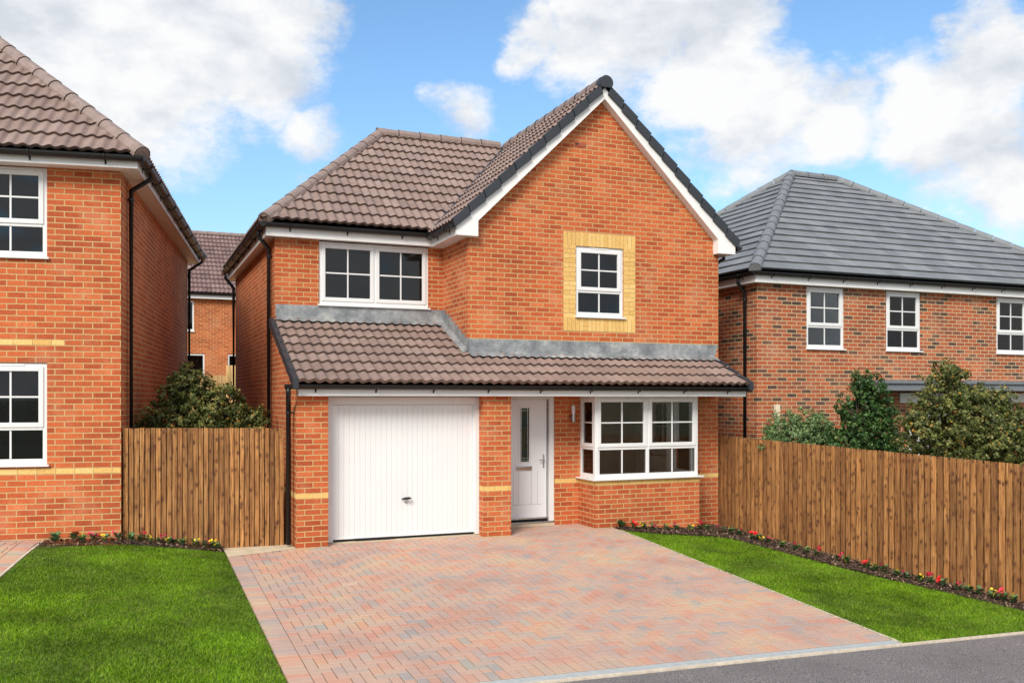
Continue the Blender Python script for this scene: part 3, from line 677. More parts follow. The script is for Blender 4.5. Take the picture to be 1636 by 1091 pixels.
slope('porch_roof_left_slope', [(LU, 12.62, EL), (4.915, 12.62, EL), (4.915, 14.90, lz(14.90)), (LU, 14.90, lz(14.9))], (1, 0, 0), 'pantile', H, seed=6)
slope('porch_roof_right_slope', [(4.915, 12.62, EL), (9.50, 12.62, EL), (9.50, 13.655, lz(13.655)), (4.915, 13.655, lz(13.655))], (1, 0, 0), 'pantile', H, seed=7, u0=4.915 - LU)
ridge(H, [((1.95, 14.73, EZ + .015), (4.57, 17.8, 7.255)), ((4.50, 17.8, 7.265), (7.1, 17.8, 7.265)), ((1.95, 20.86, EZ + .015), (4.57, 17.8, 7.255)), ((9.86, 20.86, T_(9.86) + .03), (7.28, 17.8, 7.25))])
ridge(H, [((7.248, 13.56, 7.268), (7.248, 17.8, 7.268))])
# dark valley
v = MB(); v.tube([(4.70, 14.72, 4.875), (7.22, 17.78, 7.265)], .028, 6); v.build('valley_lining', 'cap', H)
# ridge end cap
c_ = MB(); N = 18; pts = []
for j in range(N + 1):
    t = math.radians(-38 + 256 * j / N); pts.append((7.248 + math.cos(t) * .120, 7.222 + math.sin(t) * .120))
c_.prism(pts, 13.44, 13.60); c_.build('ridge_end_cap', 'cap', H, bevel=.006)
# verge caps on gable
for sg in (-1, 1):
    c_ = MB(); L = 2.655; n_ = 10
    for i in range(n_):
        u0_, u1_ = .09 + (L - .09) * i / n_, .09 + (L - .09) * (i + 1) / n_
        dz = .030
        pl = []
        for u, hh in ((u0_ + .004, 0), (u1_ - .001, dz)): pl.append((7.248 + sg * u, 7.265 - .935 * u + hh))
        for u, hh in ((u1_ - .001, dz), (u0_ + .004, 0)): pl.append((7.248 + sg * (u - .045), 7.265 - .935 * u + hh - .135))
        if sg > 0: pl = pl[::-1]
        c_.prism(pl, 13.462 - .004 * (i % 2), 13.60)
    c_.build('verge_cap', 'cap', H, bevel=.004)
# barge boards and box ends
def barge(sg):
    xa = 7.248; out_ = sg * 2.577; inn_ = sg * 2.22
    TT = lambda u: 7.265 - .935 * abs(u) - .115
    BB = lambda u: 6.975 - .975 * abs(u)
    b = MB(); poly = [(xa, BB(0) ), (xa, TT(0)), (xa + out_, TT(out_)), (xa + out_, 4.57), (xa + inn_, 4.57), (xa + inn_, BB(inn_))]
    # split in convex pieces sharing edges
    p1 = [(xa, BB(0)), (xa + inn_, BB(inn_)), (xa + inn_, TT(inn_)), (xa, TT(0))]; p2 = [(xa + inn_, 4.57), (xa + out_, 4.57), (xa + out_, TT(out_)), (xa + inn_, TT(inn_))]
    for p in (p1, p2):
        if sg < 0: p.reverse()
        b.prism(p, 13.505, 13.657)
    return b.build('barge_board', 'upvc_warm', H)
barge(-1); barge(1)
# main fascia, soffit, gutters
fy = 14.775; fx = 1.985
parts('fascia', 'upvc_warm', H, [(fx, 4.672, fy, fy + .018, 4.585, 4.775), (fx, fx + .018, fy + .018, YB + .155, 4.585, 4.775), (4.672, 4.69, 13.66, fy, 4.575, 4.76), (9.807, 9.825, 13.66, YB + .1, 4.575, 4.76), (fx + .018, 9.8, YB + .14, YB + .155, 4.585, 4.775)])
parts('soffit', 'upvc_warm', H, [(fx + .018, 4.69, fy + .018, YU + .02, 4.592, 4.602), (fx + .018, XL + .02, YU + .02, YB + .1, 4.592, 4.602), (4.69, 4.935, 13.66, YU, 4.582, 4.592), (XR - .02, 9.807, 13.66, YB, 4.582, 4.592)])
gutter(H, (1.90, fy - .062, 4.775), (4.62, fy - .062, 4.775), (0, -1, 0)); gutter(H, (fx - .062, 14.66, 4.775), (fx - .062, YB + .2, 4.775), (-1, 0, 0))
gutter(H, (4.61, 13.52, 4.735), (4.61, 14.72, 4.735), (-1, 0, 0)); gutter(H, (9.90, 13.48, 4.70), (9.90, YB + .1, 4.70), (1, 0, 0))
# lean-to fascia etc
parts('porch_fascia', 'upvc_warm', H, [(2.148, 9.507, 12.775, 12.793, ZS, ZS + .115), (2.148, 2.166, 12.793, 12.884, ZS, ZS + .115), (9.489, 9.507, 12.793, 13.657, ZS, ZS + .115)])
parts('porch_soffit', 'upvc_warm', H, [(2.166, 5.3, 12.793, YF + .05, ZS + .012, ZS + .02), (5.3, 9.489, 12.793, YG, ZS + .012, ZS + .02)])
gutter(H, (1.955, 12.712, 2.245), (9.56, 12.712, 2.235), (0, -1, 0), brackets=True)
# right end closing cheek under the lean-to roof
f = MB()
f.quad([(9.495, 12.78, ZS + .11), (9.495, 13.655, ZS + .11), (9.495, 13.655, lz(13.655) - .01), (9.495, 12.78, lz(12.78) - .01)])
f.build('porch_cheek', 'cap', H)
for (xv, yb_, sg) in ((2.045, 14.88, -1), (9.50, 13.60, 1)):
    c_ = MB(); n_ = 7 if sg < 0 else 3; y0_ = 12.60
    for i in range(n_):
        a = y0_ + (yb_ - y0_) * i / n_; e = y0_ + (yb_ - y0_) * (i + 1) / n_ - .004
        hb = .012
        P = [(xv, a, lz(a) + .052 + hb), (xv, e, lz(e) + .040), (xv + .075, e, lz(e) + .040), (xv + .075, a, lz(a) + .052 + hb)]
        if sg > 0: P = [(p[0] - .045, p[1], p[2]) for p in P]
        c_.quad(P); B_ = [(p[0], p[1], p[2] - .135) for p in P]
        for q_ in range(4): c_.quad([P[q_], P[(q_ + 1) % 4], B_[(q_ + 1) % 4], B_[q_]])
    c_.build('porch_verge_cap', 'cap', H)
# lead flashing
def flash(mb, x0, x1, yw, top, seglen=1.5):
    n_ = max(1, round((x1 - x0) / seglen))
    for i in range(n_):
        a = x0 + (x1 - x0) * i / n_; e = x0 + (x1 - x0) * (i + 1) / n_ + (.03 if i < n_ - 1 else 0); k_ = .003 * (i % 2)
        zb = lz(yw - .02) + .05
        mb.quad([(a, yw - .006 - k_, zb), (e, yw - .006 - k_, zb), (e, yw - .004 - k_, top), (a, yw - .004 - k_, top)])
        m_ = max(2, int((e - a) / .0375))
        for j in range(m_):
            u = a + (e - a) * j / m_; v_ = a + (e - a) * (j + 1) / m_
            for (r0, r1) in ((0., .09), (.09, .17)):
                hz = lambda x, r: lz(yw - .02 - r) +   .066 - r * .06 + .02 * prof((x - LU) / .15) * (r / .17)
                mb.quad([(u, yw - .006 - k_ - r1, hz(u, r1)), (v_, yw - .006 - k_ - r1, hz(v_, r1)), (v_, yw - .006 - k_ - r0, hz(v_, r0)), (u, yw - .006 - k_ - r0, hz(u, r0))])
m_ = MB(); flash(m_, 2.15, 4.93, YU, 3.54); m_.build('lead_flashing', 'lead', H); m_ = MB(); flash(m_, 4.90, 9.50, YG, 2.99); m_.quad([(9.50, YG - .006, lz(YG) + .04), (9.575, YG - .006, 2.99), (9.50, YG - .006, 2.99)])
m_.build('lead_flashing', 'lead', H)
m_ = MB()   # stepped flashing up the cheek
n_ = 8
for i in range(n_):
    a = YG - .02 + (YU - YG) * i / n_; e = YG - .02 + (YU - YG) * (i + 1) / n_ + .02; zt_ = 2.99 + .075 * (i + .3) ; xx = 4.915 - .004 - .002 * (i % 2)
    m_.quad([(xx, e, lz(a) + .04), (xx, a, lz(a) + .02), (xx, a, zt_), (xx, e, zt_)])
    m_.quad([(xx - .085, a, lz(a) + .045), (xx - .085, e, lz(e) + .045), (xx - .05, e, lz(e) + .062), (xx - .05, a, lz(a) + .062)])
    m_.quad([(xx - .05, a, lz(a) + .062), (xx - .05, e, lz(e) + .062), (xx, e, lz(e) + .085), (xx, a, lz(a) + .085)])
m_.build('stepped_flashing', 'lead', H)
# windows
window(H, ux0, YU + .02, 3.565, ux1 - ux0, 4.575 - 3.565, 'top2x2x2', label='wide two light window over the garage')
window(H, gw0, YG + .02, gz0 + .03, gw1 - gw0, gz1 - gz0 - .03, 'two_three', label='small window in buff brick surround')
bz0, bz1 = .775, ZS + .01
window(H, bx0 + .01, by + .03, bz0, bx1 - bx0 - .02, bz1 - bz0, 'bay_front', backing=False, glassm='glass', sill=False, label='bay window front')
window(H, bx0 + .03, YG - .0, bz0, .558, bz1 - bz0, 'bay_side', rot=-math.pi / 2, backing=False, glassm='glass', sill=False)
window(H, bx1 - .03, by + .102, bz0, .558, bz1 - bz0, 'bay_side', rot=math.pi / 2, backing=False, glassm='glass', sill=False)
window(H, XR - .02, YG + .66, .98, 1.48, 1.06, 'top2x2x2', rot=math.pi / 2, backing=False, glassm='glass', label='unseen side window added to light the front room')  # hidden window, added to brighten the room behind the bay
s = MB(); s.box(bx0 - .06, bx1 + .06, by - .06, by + .10, .7495, .7745); s.box(bx0 - .06, bx0 + .1, by + .10, YG - .001, .7495, .7745); s.box(bx1 - .1, bx1 + .06, by + .10, YG - .001, .7495, .7745); s.build('bay_sill', 'upvc', H, bevel=.006)
s = MB(); s.box(bx0 + .11, bx1 - .11, by + .101, YG + .30, .76, .785); s.build('window_board', 'upvc', H)
s = MB(); s.box(bx0 + .1, bx1 - .1, by + .1, YG + .12, ZS + .001, ZS + .01); s.build('bay_ceiling', 'upvc_warm', H)
# lounge behind the bay
r = MB(); rx0, rx1, ry0, ry1, rz0, rz1 = 6.55, 9.35, YG + .32, 16.1, .1, 2.32
r.quad([(rx0, ry0, rz0), (rx0, ry1, rz0), (rx0, ry1, rz1), (rx0, ry0, rz1)][::-1]); 
for (a, c, z0_, z1_) in ((ry0, YG + .65, rz0, rz1), (YG + 2.15, ry1, rz0, rz1), (YG + .65, YG + 2.15, rz0, .95), (YG + .65, YG + 2.15, 2.05, rz1)): r.quad([(rx1, a, z0_), (rx1, c, z0_), (rx1, c, z1_), (rx1, a, z1_)])
for (p_, q_) in (((YG + .65, .95), (YG + .65, 2.05)), ((YG + .65, 2.05), (YG + 2.15, 2.05)), ((YG + 2.15, 2.05), (YG + 2.15, .95)), ((YG + 2.15, .95), (YG + .65, .95))): r.quad([(rx1, *p_), (rx1, *q_), (9.456, *q_), (9.456, *p_)])
for (a, c, z0_, z1_) in ((rx0, 6.9, rz0, rz1), (8.72, rx1, rz0, rz1), (6.9, 8.72, rz0, .76), (6.9, 8.72, 2.09, rz1)): r.quad([(a, ry0, z0_), (c, ry0, z0_), (c, ry0, z1_), (a, ry0, z1_)][::-1])
r.quad([(rx0, ry0, rz1), (rx1, ry0, rz1), (rx1, ry1, rz1), (rx0, ry1, rz1)])
for (a, fl) in ((6.9, 0), (8.72, 1)):
    q_ = [(a, YG + .121, .76), (a, ry0, .76), (a, ry0, 2.09), (a, YG + .121, 2.09)]; r.quad(q_ if fl else q_[::-1])
r.quad([(6.9, YG + .121, 2.09), (8.72, YG + .121, 2.09), (8.72, ry0, 2.09), (6.9, ry0, 2.09)])
r.build('room_wall', 'plaster', H)
r = MB(); r.quad([(rx0, ry1, rz0), (rx1, ry1, rz0), (rx1, ry1, rz1), (rx0, ry1, rz1)]); r.build('room_back_wall', 'room', H)
r = MB(); r.quad([(rx0, ry0, rz0), (rx1, ry0, rz0), (rx1, ry1, rz0), (rx0, ry1, rz0)]); r.build('room_floor', 'carpet', H)
# garage door
gy = YF + .205
d = MB(); d.box(g0, g0 + .104, gy - .02, gy + .06, .02, ZS - .01); d.box(g1 - .065, g1, gy - .02, gy + .06, .02, ZS - .01); d.box(g0 + .104, g1 - .065, gy - .02, gy + .06, 1.965, ZS - .01)
GD = d.build('garage_door', 'upvc', H, bevel=.004)
d = MB(); x = g0 + .122; xe = g1 - .082; nr = 27; st = (xe - x) / nr
prev = None; prf = []
for i in range(nr):
    a = x + st * i; prf += [(a, 0.), (a + st * .84, 0.), (a + st * .89, .009), (a + st * .95, .009)]
prf.append((xe, 0.))
for i in range(len(prf) - 1):
    (a, p), (c, q_) = prf[i], prf[i + 1]; d.quad([(a, gy + .03 + p, .075), (c, gy + .03 + q_, .075), (c, gy + .03 + q_, 1.94), (a, gy + .03 + p, 1.94)])
d.box(g0 + .107, xe + .017, gy + .022, gy + .05, 1.94, 1.96); d.box(g0 + .107, x, gy + .022, gy + .05, .05, 1.94); d.box(xe, xe + .017, gy + .022, gy + .05, .05, 1.94)
d.box(x, xe, gy + .022, gy + .05, .05, .075)
DP = d.build('door_panel', 'steel_white', GD)
d = MB(); d.box(x + .30, x + .88, gy + .015, gy + .0215, .022, .052); d.build('dark_gap_strip', 'black', GD)  # black strip painted in for the dark gap under the door
d = MB(); d.box(g0, g1, gy - .03, gy + .1, -.05, .012); d.build('threshold', 'cream', GD)
d = MB(); d.tube([(3.685, gy + .0, .590), (3.735, gy - .035, .600), (3.795, gy - .035, .603), (3.825, gy - .005, .597)], [.010, .019, .017, .009], 8); d.tube([(3.75, gy + .03, .595), (3.75, gy - .03, .597)], .014, 8); d.build('handle', 'black', DP)
d = MB(); d.tube([(3.75, gy + .025, .54), (3.75, gy + .012, .54)], .012, 10); d.build('lock', 'chrome', DP)
d = MB(); d.quad([(g0, gy + .07, -.1), (g1, gy + .07, -.1), (g1, gy + .07, ZS + .02), (g0, gy + .07, ZS + .02)]); d.build('garage_darkness', 'dark', H)  # flat dark sheet in place of the unlit garage
# front door
dy = YG + .03
d = MB(); d.box(dl, dl + .06, dy, dy + .08, .07, ZS); d.box(dr - .085, dr, dy - .01, dy + .08, .07, ZS); d.box(dl + .06, dr - .085, dy, dy + .08, ZS - .05, ZS)
FD = d.build('front_door', 'upvc', H, bevel=.004); tag(FD, 'pale grey front door with narrow leaded glass')
a0, a1, z0, z1 = dl + .062, dr - .115, .105, ZS - .053
d = MB(); gx0_, gx1_, gk0, gk1 = 5.828, 5.985, 1.03, 1.90
# leaf built round the glazed slot
d.box(a0, gx0_, dy + .035, dy + .075, z0, z1); d.box(gx1_, a1, dy + .035, dy + .075, z0, z1); d.box(gx0_, gx1_, dy + .035, dy + .075, z0, gk0); d.box(gx0_, gx1_, dy + .035, dy + .075, gk1, z1)
LF = d.build('door_leaf', 'door', FD)
d = MB()
for (p_, q_, r_, t_2) in ((gx0_ - .028, gx0_ + .004, gk0 - .028, gk1 + .028), (gx1_ - .004, gx1_ + .028, gk0 - .028, gk1 + .028), (gx0_ + .004, gx1_ - .004, gk0 - .028, gk0 + .004), (gx0_ + .004, gx1_ - .004, gk1 - .004, gk1 + .028)): d.box(p_, q_, dy + .026, dy + .0345, r_, t_2)
for xx in (5.60, 5.68, 5.76, 5.84, 5.92, 6.0, 6.08, 6.16): pass
d.build('glazing_trim', 'upvc', LF, bevel=.004)
d = MB(); d.box(gx0_, gx1_, dy + .048, dy + .054, gk0, gk1); d.build('pane', 'glass_dim', LF)
d = MB(); d.box(gx0_, gx1_, dy + .076, dy + .08, gk0, gk1); k = NT('obscured_hall'); o = k.obj()
gr_ = k.n('ShaderNodeTexNoise', {'Vector': o, 'Scale': 4.0, 'Detail': 2.0}); k.set(Base_Color=k.ramp(gr_.outputs['Fac'], [(.38, (.10, .13, .13)), (.46, (.17, .20, .19)), (.5, (.34, .22, .07)), (.7, (.42, .27, .08))]), Roughness=.4); d.build('obscure_backing', k.m, LF)
d = MB()
for xx in (gx0_ + .025, gx1_ - .025): d.box(xx - .003, xx + .003, dy + .044, dy + .0475, gk0, gk1)
for zz in (gk0 + .03, gk0 + .065, gk1 - .04): d.box(gx0_, gx1_, dy + .0435, dy + .0475, zz - .003, zz + .003)
d.build('lead_came', 'chrome', LF)
d = MB()
for xx in (5.70, 5.80, 6.02, 6.13): d.box(xx, xx + .005, dy + .0343, dy + .0348, z0 + .24, gk0 - .15)
d.box(a0 + .1, a1 - .08, dy + .0343, dy + .0348, z0 + .235, z0 + .24); d.build('door_groove', 'reveal', LF)
d = MB(); d.box(a0, dr - .09, dy + .01, dy + .03, .108, .135); d.box(dl, dr - .02, dy - .03, dy + .05, .045, .068); d.build('door_threshold', 'chrome', FD, bevel=.004)
d = MB(); d.box(5.76, 6.03, dy + .018, dy + .034, .895, .965); LB = d.build('letterbox', 'chrome', LF, bevel=.006); d = MB(); d.box(5.782, 6.008, dy + .012, dy + .0178, .91, .95); d.build('letter_flap', 'brass', LB, bevel=.006)
d = MB(); d.box(6.225, 6.25, dy + .024, dy + .034, .93, 1.15); d.tube([(6.237, dy + .03, 1.06), (6.237, dy - .015, 1.06), (6.14, dy - .02, 1.058)], .0095, 8); d.build('handle', 'chrome', LF, bevel=.003)
d = MB(); d.box(dl, dr, dy - .03, YG + .3, -.05, .04); d.build('door_step', 'cream', H)
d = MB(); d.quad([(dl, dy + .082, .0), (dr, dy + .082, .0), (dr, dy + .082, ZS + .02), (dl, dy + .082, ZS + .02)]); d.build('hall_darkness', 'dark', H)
# wall lamp
lx, lzz = 6.70, 1.715
d = MB(); d.tube([(lx, YG, lzz + .02), (lx, YG - .03, lzz + .02)], .036, 16); d.tube([(lx, YG - .02, lzz + .02), (lx, YG - .085, lzz + .02)], .010, 8); d.tube([(lx, YG - .095, lzz - .045), (lx, YG - .095, lzz + .09)], .031, 16)
WL = d.build('wall_lamp', 'chrome', H); WL['label'] = 'steel cylinder wall lamp with frosted top beside the door'
d = MB(); d.tube([(lx, YG - .095, lzz + .0905), (lx, YG - .095, lzz + .215)], .030, 16); d.tube([(lx, YG - .095, lzz + .2155), (lx, YG - .095, lzz + .235)], .012, 8); d.build('lamp_shade', 'lampglass', WL)
d = MB(); d.box(bx1 + .0005, bx1 + .02, by + .06, by + .14, .27, .36); d.build('meter_vent', 'galv', H, bevel=.003)
# downpipes
downpipe(H, [(fx - .062, 15.2, 4.76), (fx - .062, 15.2, 4.64), (XL - .055, 15.2, 4.44), (XL - .055, 15.2, .05)], (.05, 0, 0))
downpipe(H, [(fx - .062, 20.62, 4.76), (fx - .062, 20.62, 4.62), (XL - .055, 20.55, 4.40), (XL - .055, 20.55, .05)], (.05, 0, 0))
downpipe(H, [(2.00, 12.712, 2.20), (2.0, 12.712, 2.12), (2.055, 13.05, 1.98), (2.055, 13.05, .03)], (.08, 0, 0))
downpipe(H, [(9.90, 13.95, 4.68), (9.90, 13.95, 4.56), (9.635, 13.95, 4.40), (9.635, 13.95, -.2)], (-.05, 0, 0))
# =================================================================== HIPPED NEIGHBOURS
def hip_house(name, label, loc, rot, Wd, Dp, zw, over, sl, brick, tile, rid, holes_front, tilekw, zb=-.6, fh=.18, eave=.06, x0=0.):
    """front runs local x0..x0+Wd at y=0"""
    h = empty(name, label, 'house', loc, rot); x1 = x0 + Wd; w = MB()
    wall(w, (x0, 0), (x1, 0), zb, zw, [(a - x0, b_ - x0, c, d_) for (a, b_, c, d_) in holes_front], depth=.12, uo=(x0 - x1 if x0 < -1 else 0))
    wall(w, (x1, 0), (x1, Dp), zb, zw); wall(w, (x1, Dp), (x0, Dp), zb, zw); wall(w, (x0, Dp), (x0, 0), zb, zw, uo=-Dp)
    w.build('wall', brick, h)
    fz = zw - .015; o = over; t = .018
    parts('fascia', 'upvc_warm', h, [(x0 - o, x1 + o, -o, -o + t, fz, fz + fh), (x0 - o, x1 + o, Dp + o - t, Dp + o, fz, fz + fh), (x0 - o, x0 - o + t, -o + t, Dp + o - t, fz, fz + fh), (x1 + o - t, x1 + o, -o + t, Dp + o - t, fz, fz + fh)])
    parts('soffit', 'upvc_warm', h, [(x0 - o + t, x1 + o - t, -o + t, .02, fz + .008, fz + .016), (x0 - o + t, x1 + o - t, Dp - .02, Dp + o - t, fz + .008, fz + .016), (x0 - o + t, x0 + .02, .02, Dp - .02, fz + .008, fz + .016), (x1 - .02, x1 + o - t, .02, Dp - .02, fz + .008, fz + .016)])
    e = o + .075; a0_, a1_, b0_, b1_ = x0 - e, x1 + e, -e, Dp + e; ez = fz + fh + eave; hf = min(a1_ - a0_, b1_ - b0_) / 2; rz_ = ez + hf * sl
    if a1_ - a0_ >= b1_ - b0_: A = (a0_ + hf, (b0_ + b1_) / 2, rz_); B = (a1_ - hf, (b0_ + b1_) / 2, rz_)
    else: A = ((a0_ + a1_) / 2, b0_ + hf, rz_); B = ((a0_ + a1_) / 2, b1_ - hf, rz_)
    C = [(a0_, b0_, ez), (a1_, b0_, ez), (a1_, b1_, ez), (a0_, b1_, ez)]
    if a1_ - a0_ >= b1_ - b0_:
        slope('roof_front_slope', [C[0], C[1], B, A], (1, 0, 0), tile, h, **tilekw); slope('roof_rear_slope', [C[2], C[3], A, B], (-1, 0, 0), tile, h, **tilekw)
        slope('roof_right_slope', [C[1], C[2], B], (0, 1, 0), tile, h, **tilekw); slope('roof_left_slope', [C[3], C[0], A], (0, -1, 0), tile, h, **tilekw)
        L = [(C[0], A), (C[3], A), (C[1], B), (C[2], B), (A, B)]
    ridge(h, [((p[0], p[1], p[2] + (.015 if p in C else .045)), (q[0], q[1], q[2] + .04)) for p, q in L if (Vector(p) - Vector(q)).length > .2], rid)
    g = e - .015; zg = fz + fh + (.005 if eave > .03 else -.01)
    gutter(h, (x0 - g, -g, zg), (x1 + g, -g, zg), (0, -1, 0)); gutter(h, (x0 - g, -g, zg), (x0 - g, Dp + g, zg), (-1, 0, 0)); gutter(h, (x1 + g, -g, zg), (x1 + g, Dp + g, zg), (1, 0, 0))
    return h
LH = hip_house('brick_house', 'orange brick house at the left edge with brown hipped roof', (LX, LY, .41), ang, 10., 8.3, 4.61, .24, .89, 'brick', 'pantile', 'ridge',
    [(-1.75, -.883, 3.42, 4.60), (-1.75, -.883, .77, 2.10)], {}, x0=-10., fh=.15, eave=.02)
window(LH, -1.75, .02, 3.45, .867, 1.145, 'two_three', label='upper window', back=.24); window(LH, -1.75, .02, .80, .867, 1.295, 'two_three', label='lower window above the buff brick course', back=.24)
strip('band_course', (-10, 0), (0, 0), .675, .75, 'buff', LH); strip('band_course', (-1.95, 0), (-.684, 0), 2.325, 2.40, 'buff', LH)
downpipe(LH, [(.30, .47, 4.76), (.30, .47, 4.62), (.055, .47, 4.45), (.055, .47, -.3)], (-.05, 0, 0)); downpipe(LH, [(.30, 8.25, 4.76), (.30, 8.25, 4.6), (.055, 8.1, 4.4), (.055, 8.1, -.3)], (-.05, 0, 0))
RZ = -.40
RH = hip_house('brick_house', 'mixed red and dark brick house on the right with grey hipped roof', (10.70, 14.04, RZ), 0, 9.6, 8.2, 4.585, .15, .70, 'brick_old', 'slate', 'ridge_grey',
    [(11.83 - 10.7, 12.73 - 10.7, 3.37, 4.575), (13.78 - 10.7, 14.68 - 10.7, 3.37, 4.575), (16.78 - 10.7, 17.68 - 10.7, 3.37, 4.575)], dict(gauge=.315, wave=.66, amp=0, step=.032, ns=2))
for i, x in enumerate((11.83, 13.78, 16.78)): window(RH, x - 10.7, .02, 3.40, .90, 1.165, 'two_three', label=('window nearest the corner', 'middle upper window', 'window at the right edge of the photo')[i])
d = MB(); d.box(3.4, 6.83, -.05, -.003, 2.36, 2.56); d.build('porch_header', 'upvc', RH, bevel=.004)
window(RH, 3.6, -.03, 1.0, 1.2, 1.2, 'top2x2x2', backing=False, label='ground floor window under the porch canopy')
d = MB(); d.box(2.35, 7.4, -.62, -.003, 2.60, 2.73); d.box(2.33, 7.42, -.66, -.003, 2.732, 2.80); d.build('porch_canopy', 'canopy', RH, bevel=.006)
downpipe(RH, [(-.21, .3, 4.72), (-.21, .3, 4.6), (-.055, .3, 4.42), (-.055, .3, .1)], (.05, 0, 0))
# rear house (gabled, seen through the gap)
BH = empty('brick_house', 'distant brick house seen in the gap between left and central houses', 'house', (-4, 35, .95))
w = MB(); hs = [(5.3, 6.19, 3.48, 4.6), (5.45, 6.55, 1.45, 2.70), (7.35, 8.35, 1.6, 2.70)]
wall(w, (0, 0), (13, 0), -.5, 4.72, hs, depth=.1); wall(w, (13, 0), (13, 7.6), -.5, 4.72); wall(w, (13, 7.6), (0, 7.6), -.5, 4.72); wall(w, (0, 7.6), (0, 0), -.5, 4.72)
for xx in (0, 13): w.quad([(xx, 0, 4.72), (xx, 7.6, 4.72), (xx, 3.8, 7.5)], [(0, 4.72), (7.6, 4.72), (3.8, 7.5)])
w.build('wall', 'brick', BH)
slope('roof_front_slope', [(-.1, -.25, 4.86), (13.1, -.25, 4.86), (13.1, 3.8, 7.62), (-.1, 3.8, 7.62)], (1, 0, 0), 'pantile_far', BH, ns=5)
slope('roof_rear_slope', [(13.1, 7.85, 4.86), (-.1, 7.85, 4.86), (-.1, 3.8, 7.62), (13.1, 3.8, 7.62)], (-1, 0, 0), 'pantile_far', BH, ns=5)
ridge(BH, [((-.1, 3.8, 7.67), (13.1, 3.8, 7.67))])
parts('fascia', 'upvc_warm', BH, [(-.1, 13.1, -.2, -.18, 4.66, 4.84)]); parts('soffit', 'upvc_warm', BH, [(-.1, 13.1, -.18, .02, 4.70, 4.71)]); gutter(BH, (-.1, -.26, 4.85), (13.1, -.26, 4.85), (0, -1, 0), brackets=False)
window(BH, 5.3, .02, 3.50, .89, 1.09, 'single'); window(BH, 5.45, .02, 1.48, 1.1, 1.21, 'single'); window(BH, 7.35, .02, 1.62, 1.0, 1.07, 'single')
# =================================================================== FENCES
def fence(name, label, A, B, top0, top1, bw, mat, lift=None, seed=1, gap=.010, back=.0, th=1.3):
    """feather-edge boards from A to B (xy); tops interpolated"""
    rr = random.Random(seed); A = Vector(A); B = Vector(B); d = B - A; L = d.length; d /= L; angf = math.atan2(d.y, d.x)
    root = empty(name, label, 'fence', (A.x, A.y, 0), angf)
    n = round(L / bw); s = L / n
    base = []
    for i in range(n):
        u = (i + .5) * s; P = A + d * u; zb = gz(P.x, P.y) - .02; zt = top0 + (top1 - top0) * (i + .5) / n + (lift(i, n) if lift else 0)
        w_ = s - gap - rr.uniform(-.002, .004); hgt = zt - zb + rr.uniform(-.004, .004)
        if i < 6:
            b = MB(); P8 = [(-.5, -.010), (.5, -.010), (.5, .009), (-.5, .009)]; k0 = 0
            tp = .5 + rr.uniform(-.01, .01)
            b.v = [(x, y, 0) for x, y in P8] + [(x * (1 + rr.uniform(-.01, .01)), y, 1) for x, y in P8]
            b.f = [(3, 2, 1, 0), (4, 5, 6, 7), (0, 1, 5, 4), (1, 2, 6, 5), (2, 3, 7, 6), (3, 0, 4, 7)]; b.uv = [[(0, 0)] * 4] * 6; b.a = [0] * 6
            for q in range(len(b.v)): x, y, z = b.v[q]; b.v[q] = (x * w_, y * th, z * hgt)
            o = b.build('board', mat, root); base.append((o, w_, hgt))
        else:
            o0, w0, h0 = base[rr.randrange(len(base))]; o = o0.copy(); COL.objects.link(o); o.parent = root; o.scale = (w_ / w0, 1, hgt / h0)
        o.location = (u, rr.uniform(-.0025, .0025), zb); o.rotation_euler = (0, rr.uniform(-.0015, .0015), rr.uniform(-.03, .03))
    for zf in (.25, .95, 1.5):
        r = MB(); za = gz(A.x, A.y); zc = gz(B.x, B.y)
        if zf > 1: za = top0 - .22 - zf; zc = top1 - .22 - zf
        r.v = [(0, .0125, za + zf), (L, .0125, zc + zf), (L, .06, zc + zf), (0, .06, za + zf), (0, .0125, za + zf + .08), (L, .0125, zc + zf + .08), (L, .06, zc + zf + .05), (0, .06, za + zf + .05)]
        r.f = [(3, 2, 1, 0), (4, 5, 6, 7), (0, 1, 5, 4), (1, 2, 6, 5), (2, 3, 7, 6), (3, 0, 4, 7)]; r.uv = [[(0, 0)] * 4] * 6; r.a = [0] * 6; r.build('rail', mat, root)
    if mat == 'fence':
        r = MB(); za = gz(A.x, A.y) - .02; zc = gz(B.x, B.y) - .02; ta, tb_ = top0 - .045, top1 - .045
        r.v = [(0, .062, za), (L, .062, zc), (L, .072, zc), (0, .072, za), (0, .062, ta), (L, .062, tb_), (L, .072, tb_), (0, .072, ta)]
        r.f = [(3, 2, 1, 0), (4, 5, 6, 7), (0, 1, 5, 4), (1, 2, 6, 5), (2, 3, 7, 6), (3, 0, 4, 7)]; r.uv = [[(0, 0)] * 4] * 6; r.a = [0] * 6; r.build('gap_shade_panel', mat, root)  # panel added behind the rails to darken the gaps between boards
    np_ = max(2, round(L / 2.2) + 1)
    for i in range(np_):
        u = .06 + (L - .12) * i / (np_ - 1); P = A + d * u; zb = gz(P.x, P.y) - .1; zt = top0 + (top1 - top0) * u / L - .03
        r = MB(); r.box(u - .045, u + .045, .073, .16, zb, zt); r.build('post', mat, root)
    return root
fence('timber_fence', 'brown feather-edge timber fence between the left and central houses', (-.06, 13.20), (2.02, 13.22), 1.665, 1.64, .067, 'fence', seed=3)
fence('timber_fence', 'long brown feather-edge timber fence receding along the right lawn', (9.61, 13.75), (10.22, 5.4), 1.405, 1.185, .098, 'fence', seed=5, gap=.021, th=.55)
fence('timber_fence', 'pale new timber fence far behind in the gap between two houses', (.6, 28), (5.6, 28), 2.70, 2.72, .12, 'fence_new', lift=lambda i, n: .30 if i * 5. / n > 1.95 else 0, seed=9)
